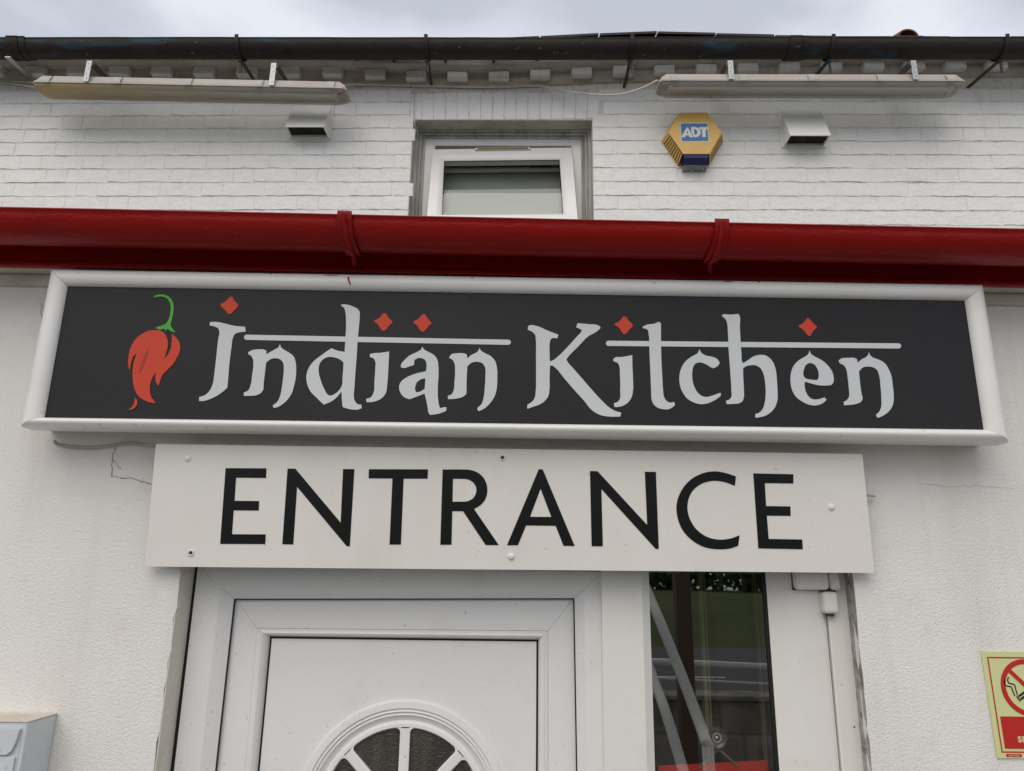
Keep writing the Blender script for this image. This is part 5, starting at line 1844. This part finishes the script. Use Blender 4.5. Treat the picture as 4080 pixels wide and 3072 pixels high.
sL = [(atu(356, 250, -.26).x, 4.743), (atu(1090, 265, -.26).x, 4.729)]
sR = [(atu(2909, 240, -.26).x, 4.745), (atu(3638, 240, -.26).x, 4.745)]
batten(-2.535, -.868, 4.668, 4.631, sL, 'grimy strip light with a yellowed end at the top left of the brick wall', True,
       [(s + .02, -.25, z_, s + .05, -.005, z_ - .02, 'rusty') for s, z_ in sL])
batten(.802, 2.368, 4.680, 4.678, sR, 'clear cased strip light at the top right above the alarm box', False,
       [(s - .02, -.25, z_, s - .05, -.005, z_ - .02, 'rusty') for s, z_ in sR])
# loose stay at the far left
bm = BM()
pA, pB = atu(30, 226, -.27), atu(125, 312, -.01)
hexa(bm, [pA + Vector(p) for p in ((-.014, 0, .003), (.014, 0, .003), (.014, 0, -.004), (-.014, 0, -.004))] + [pB + Vector(p) for p in ((-.012, 0, .003), (.012, 0, .003), (.012, 0, -.004), (-.012, 0, -.004))])
tag(mk('gutter_stay', bm, M['galv'], Mx=M_UP), 'short grey metal stay slanting from gutter to wall at the top left corner', 'bracket')

# ---- cables
c2 = lambda x, y: (1300 + x / 1.58, y / 1.58)
c1 = lambda x, y: (x / 1.58, y / 1.58)
c3 = lambda x, y: (2600 + x / 1.4946, y / 1.4946)
for pts, r, lab in (
        ([(*c2(110, 560), -.16), (*c2(125, 532), -.05), (*c2(300, 534), -.014), (*c2(545, 540), -.014), (*c2(700, 543), -.014), (*c2(920, 549), -.014), (*c2(1100, 548), -.014), (*c2(1330, 540), -.016), (*c2(1420, 552), -.05), (*c2(1550, 580), -.09), (*c2(1720, 598), -.11), (*c2(1860, 592), -.14), (*c2(1985, 555), -.17), (*c2(2085, 505), -.19)], .0052, 'long white painted cable looping between the two strip lights'),
        ([(*c2(552, 545), -.012), (*c2(552, 640), -.012), (*c2(550, 712), -.012), (*c2(556, 775), -.010), (*c2(566, 812), .03), (*c2(582, 860), .08)], .0042, 'thin white cable dropping down beside the small upper window'),
        ([(*c1(-220, 500), -.014), (*c1(0, 508), -.014), (*c1(120, 514), -.014), (*c1(212, 520), -.05)], .0045, 'upper of two white cables running to the left strip light'),
        ([(*c1(-220, 508), -.014), (*c1(0, 520), -.014), (*c1(110, 532), -.014), (*c1(225, 548), -.06)], .0052, 'lower of two white cables running to the left strip light')):
    bm = BM()
    tube(bm, spline([atu(*p) for p in pts], 6), r, 8)
    tag(mk('cable', bm, M['cable'], Mx=M_UP, smooth='all'), lab, 'cable')

# ---- vent cowls
def cowl(x0, x1, zb, zt, label):
    t = thing('vent_cowl', label, 'vent', tuple(M_UP @ Vector(((x0 + x1) / 2, -.05, zb))), 'white vent cowls on the brick wall')
    d_ = .108
    bm = BM()
    box(bm, x0 - .012, x1 + .012, -.012, -.004, zb - .006, zt + .012, .002)
    mk('back_plate', bm, M['vent'], t, M_UP)
    bm = BM()
    th = .006
    A = [(x0, -.0118, zt), (x1, -.0118, zt), (x1, -.0118, zb), (x0, -.0118, zb)]
    F_ = [(x0, -d_, zb + .010), (x1, -d_, zb + .010), (x1, -d_, zb + .002), (x0, -d_, zb + .002)]
    v = [bm.verts.new(p) for p in A]
    f_ = [bm.verts.new(p) for p in F_]
    bm.faces.new((v[0], v[1], f_[1], f_[0]))
    bm.faces.new((f_[0], f_[1], f_[2], f_[3]))
    bm.faces.new((v[0], f_[0], f_[3], v[3]))
    bm.faces.new((v[1], v[2], f_[2], f_[1]))
    # underside rim and inner walls
    ri = [bm.verts.new(p) for p in ((x0 + th, -d_ + th, zb + .002), (x1 - th, -d_ + th, zb + .002), (x1 - th, -.016, zb), (x0 + th, -.016, zb))]
    bm.faces.new((f_[3], f_[2], ri[1], ri[0]))
    bm.faces.new((f_[2], v[2], ri[2], ri[1]))
    bm.faces.new((v[3], f_[3], ri[0], ri[3]))
    bm.faces.new((v[2], v[3], ri[3], ri[2]))
    up_ = [bm.verts.new(p) for p in ((x0 + th, -d_ + th, zb + .014), (x1 - th, -d_ + th, zb + .014), (x1 - th, -.016, zb + .014), (x0 + th, -.016, zb + .014))]
    for k in range(4):
        bm.faces.new((ri[k], ri[(k + 1) % 4], up_[(k + 1) % 4], up_[k]))
    mk('hood', bm, M['vent'], t, M_UP)
    bm = BM()
    box(bm, x0 + th - .001, x1 - th + .001, -d_ + th - .001, -.0155, zb + .013, zb + .018)
    mk('mesh_grille', bm, M['dark'], t, M_UP)


cowl(1.500, 1.716, 4.400, 4.632, 'white plastic vent cowl right of the yellow alarm box')
cowl(-1.2115, -.999, 4.446, 4.66, 'white plastic vent cowl tucked under the left strip light')

# ---- alarm box
al = thing('alarm_box', 'yellow hexagonal alarm box with a blue badge and navy strobe', 'alarm box', tuple(M_UP @ Vector((1.0, -.04, 4.25))))
FRh = [Vector((x, -.080, z_)) for x, z_ in ((.9309, 4.5616), (1.0772, 4.5619), (1.1493, 4.4367), (1.0777, 4.3077), (.9319, 4.3072), (.8606, 4.4343))]
cx_ = sum(FRh, Vector()) / 6
BKh = [Vector((cx_.x + (p.x - cx_.x) * 1.17, -.006, cx_.z + (p.z - cx_.z) * 1.17 - .004)) for p in FRh]
bm = BM()
fv = [bm.verts.new(p) for p in FRh]
bv = [bm.verts.new(p) for p in BKh]
bm.faces.new(fv)
bm.faces.new(bv[::-1])
for k in range(6):
    if k in (3,):
        continue
    bm.faces.new((fv[k], fv[(k + 1) % 6], bv[(k + 1) % 6], bv[k]))
bmesh.ops.bevel(bm, geom=[e for e in bm.edges if all(v in fv for v in e.verts)], offset=.003, segments=2, affect='EDGES')
mk('casing', bm, M['yellow'], al, M_UP, smooth=30)
for ka, kb in ((2, 3), (4, 5)):                 # louvred lower flanks
    a, b, a2, b2 = FRh[ka], FRh[kb], BKh[ka], BKh[kb]
    nrm = (b - a).cross(a2 - a).normalized()
    if nrm.dot((a + b) / 2 - cx_) < 0:
        nrm = -nrm
    for s in range(8):
        t0 = .06 + .88 * s / 8
        t1 = t0 + .88 / 8 * .45
        bm = BM()
        P = [lerp(a, b, t0), lerp(a, b, t1), lerp(a2, b2, t1), lerp(a2, b2, t0)]
        mid = sum(P, Vector()) / 4
        P = [lerp(mid, p, .90) for p in P]
        hexa(bm, [p + nrm * .0008 for p in P] + [p - nrm * .0005 for p in P])
        mk('louvre_slot', bm, M['yellow_deep'], al, M_UP)
a, b, a2, b2 = FRh[3], FRh[4], BKh[3], BKh[4]
a, b = lerp(a, b, .03) + Vector((0, .001, 0)), lerp(b, a, .03) + Vector((0, .001, 0))
bm = BM()
ta, tb = a + Vector((-.001, 0, 0)), b + Vector((.001, 0, 0))
ma, mb_ = Vector((ta.x - .004, -.057, 4.2530)), Vector((tb.x + .004, -.057, 4.2530))
P = [ta, tb, lerp(tb, mb_, .42) + Vector((.001, -.006, 0)), lerp(ta, ma, .42) + Vector((-.001, -.006, 0)), mb_, ma]
V = [bm.verts.new(p) for p in P]
r1, r2, r3, r4 = [bm.verts.new(p) for p in (ta + Vector((0, .06, 0)), tb + Vector((0, .06, 0)), Vector((mb_.x, -.012, 4.258)), Vector((ma.x, -.012, 4.258)))]
for f in ((V[0], V[1], V[2], V[3]), (V[3], V[2], V[4], V[5]), (V[0], V[3], V[5], r4, r1), (V[1], r2, r3, V[4], V[2])):
    bm.faces.new(f)
mk('strobe', bm, M['navy'], al, M_UP)
bm = BM()
P = [ma, mb_, Vector((mb_.x, -.008, 4.2435)), Vector((ma.x, -.008, 4.2435))]
hexa(bm, [p + Vector((0, 0, -.0005)) for p in P] + [p + Vector((0, .003, .010)) for p in P])
mk('strobe_base', bm, M['algae'], al, M_UP)
# badge
h_ = lambda x, y: atu(2600 + x * .36166, 400 + y * .36166, -.080)
nF = Vector((0, -1, 0))


def badge(name, loops, m, lift, th=.0004):
    bm = BM()
    plate(bm, [[h_(x, y) + nF * lift for x, y in lp] for lp in loops], nF, th)
    return mk(name, bm, m, al, M_UP)


bdg = badge('badge', [[(303, 248), (608, 247), (622, 456), (316, 460)]], M['sticker_white'], .0003)
badge('badge_field', [[(309, 256), (603, 255), (615, 448), (322, 452)]], M['sticker_blue'], .0009)
badge('badge_letter', [smooth_poly([Vector(p) for p in ((374, 302), (392, 302), (448, 408), (408, 408), (398, 388), (366, 388), (356, 408), (316, 408))], 0 or 1, 0)], M['sticker_white'], .0015)
badge('badge_letter_gap', [[(382, 338), (392, 366), (371, 366)]], M['sticker_blue'], .0021)
badge('badge_letter', [[Vector(p) for p in ((424, 294), (455, 293), (490, 300), (520, 318), (534, 350), (524, 382), (500, 402), (470, 408), (455, 408), (424, 345))], [(455, 322), (460, 380), (472, 382), (490, 368), (494, 350), (486, 332), (470, 322)]], M['sticker_white'], .0015)
badge('badge_letter', [[(510, 297), (606, 296), (607, 322), (582, 322), (586, 405), (548, 406), (544, 322), (522, 322)]], M['sticker_white'], .0015)
bm = BM()
cdot = h_(474, 352)
plate(bm, [[cdot + Vector((cos(a) * .0045, -.0018, sin(a) * .0045)) for a in [2 * pi * k / 14 for k in range(14)]]], nF, .0005)
mk('badge_dot', bm, M['sticker_blue'], al, M_UP)
text_part('registered_mark', '\u00ae', .017, h_(588, 345).x, -h_(588, 345).z, M['sticker_white'], al, lambda x, y: M_UP @ Vector((x, -.0818, -y)), nF, 0, .0)

bpy.context.view_layer.update()
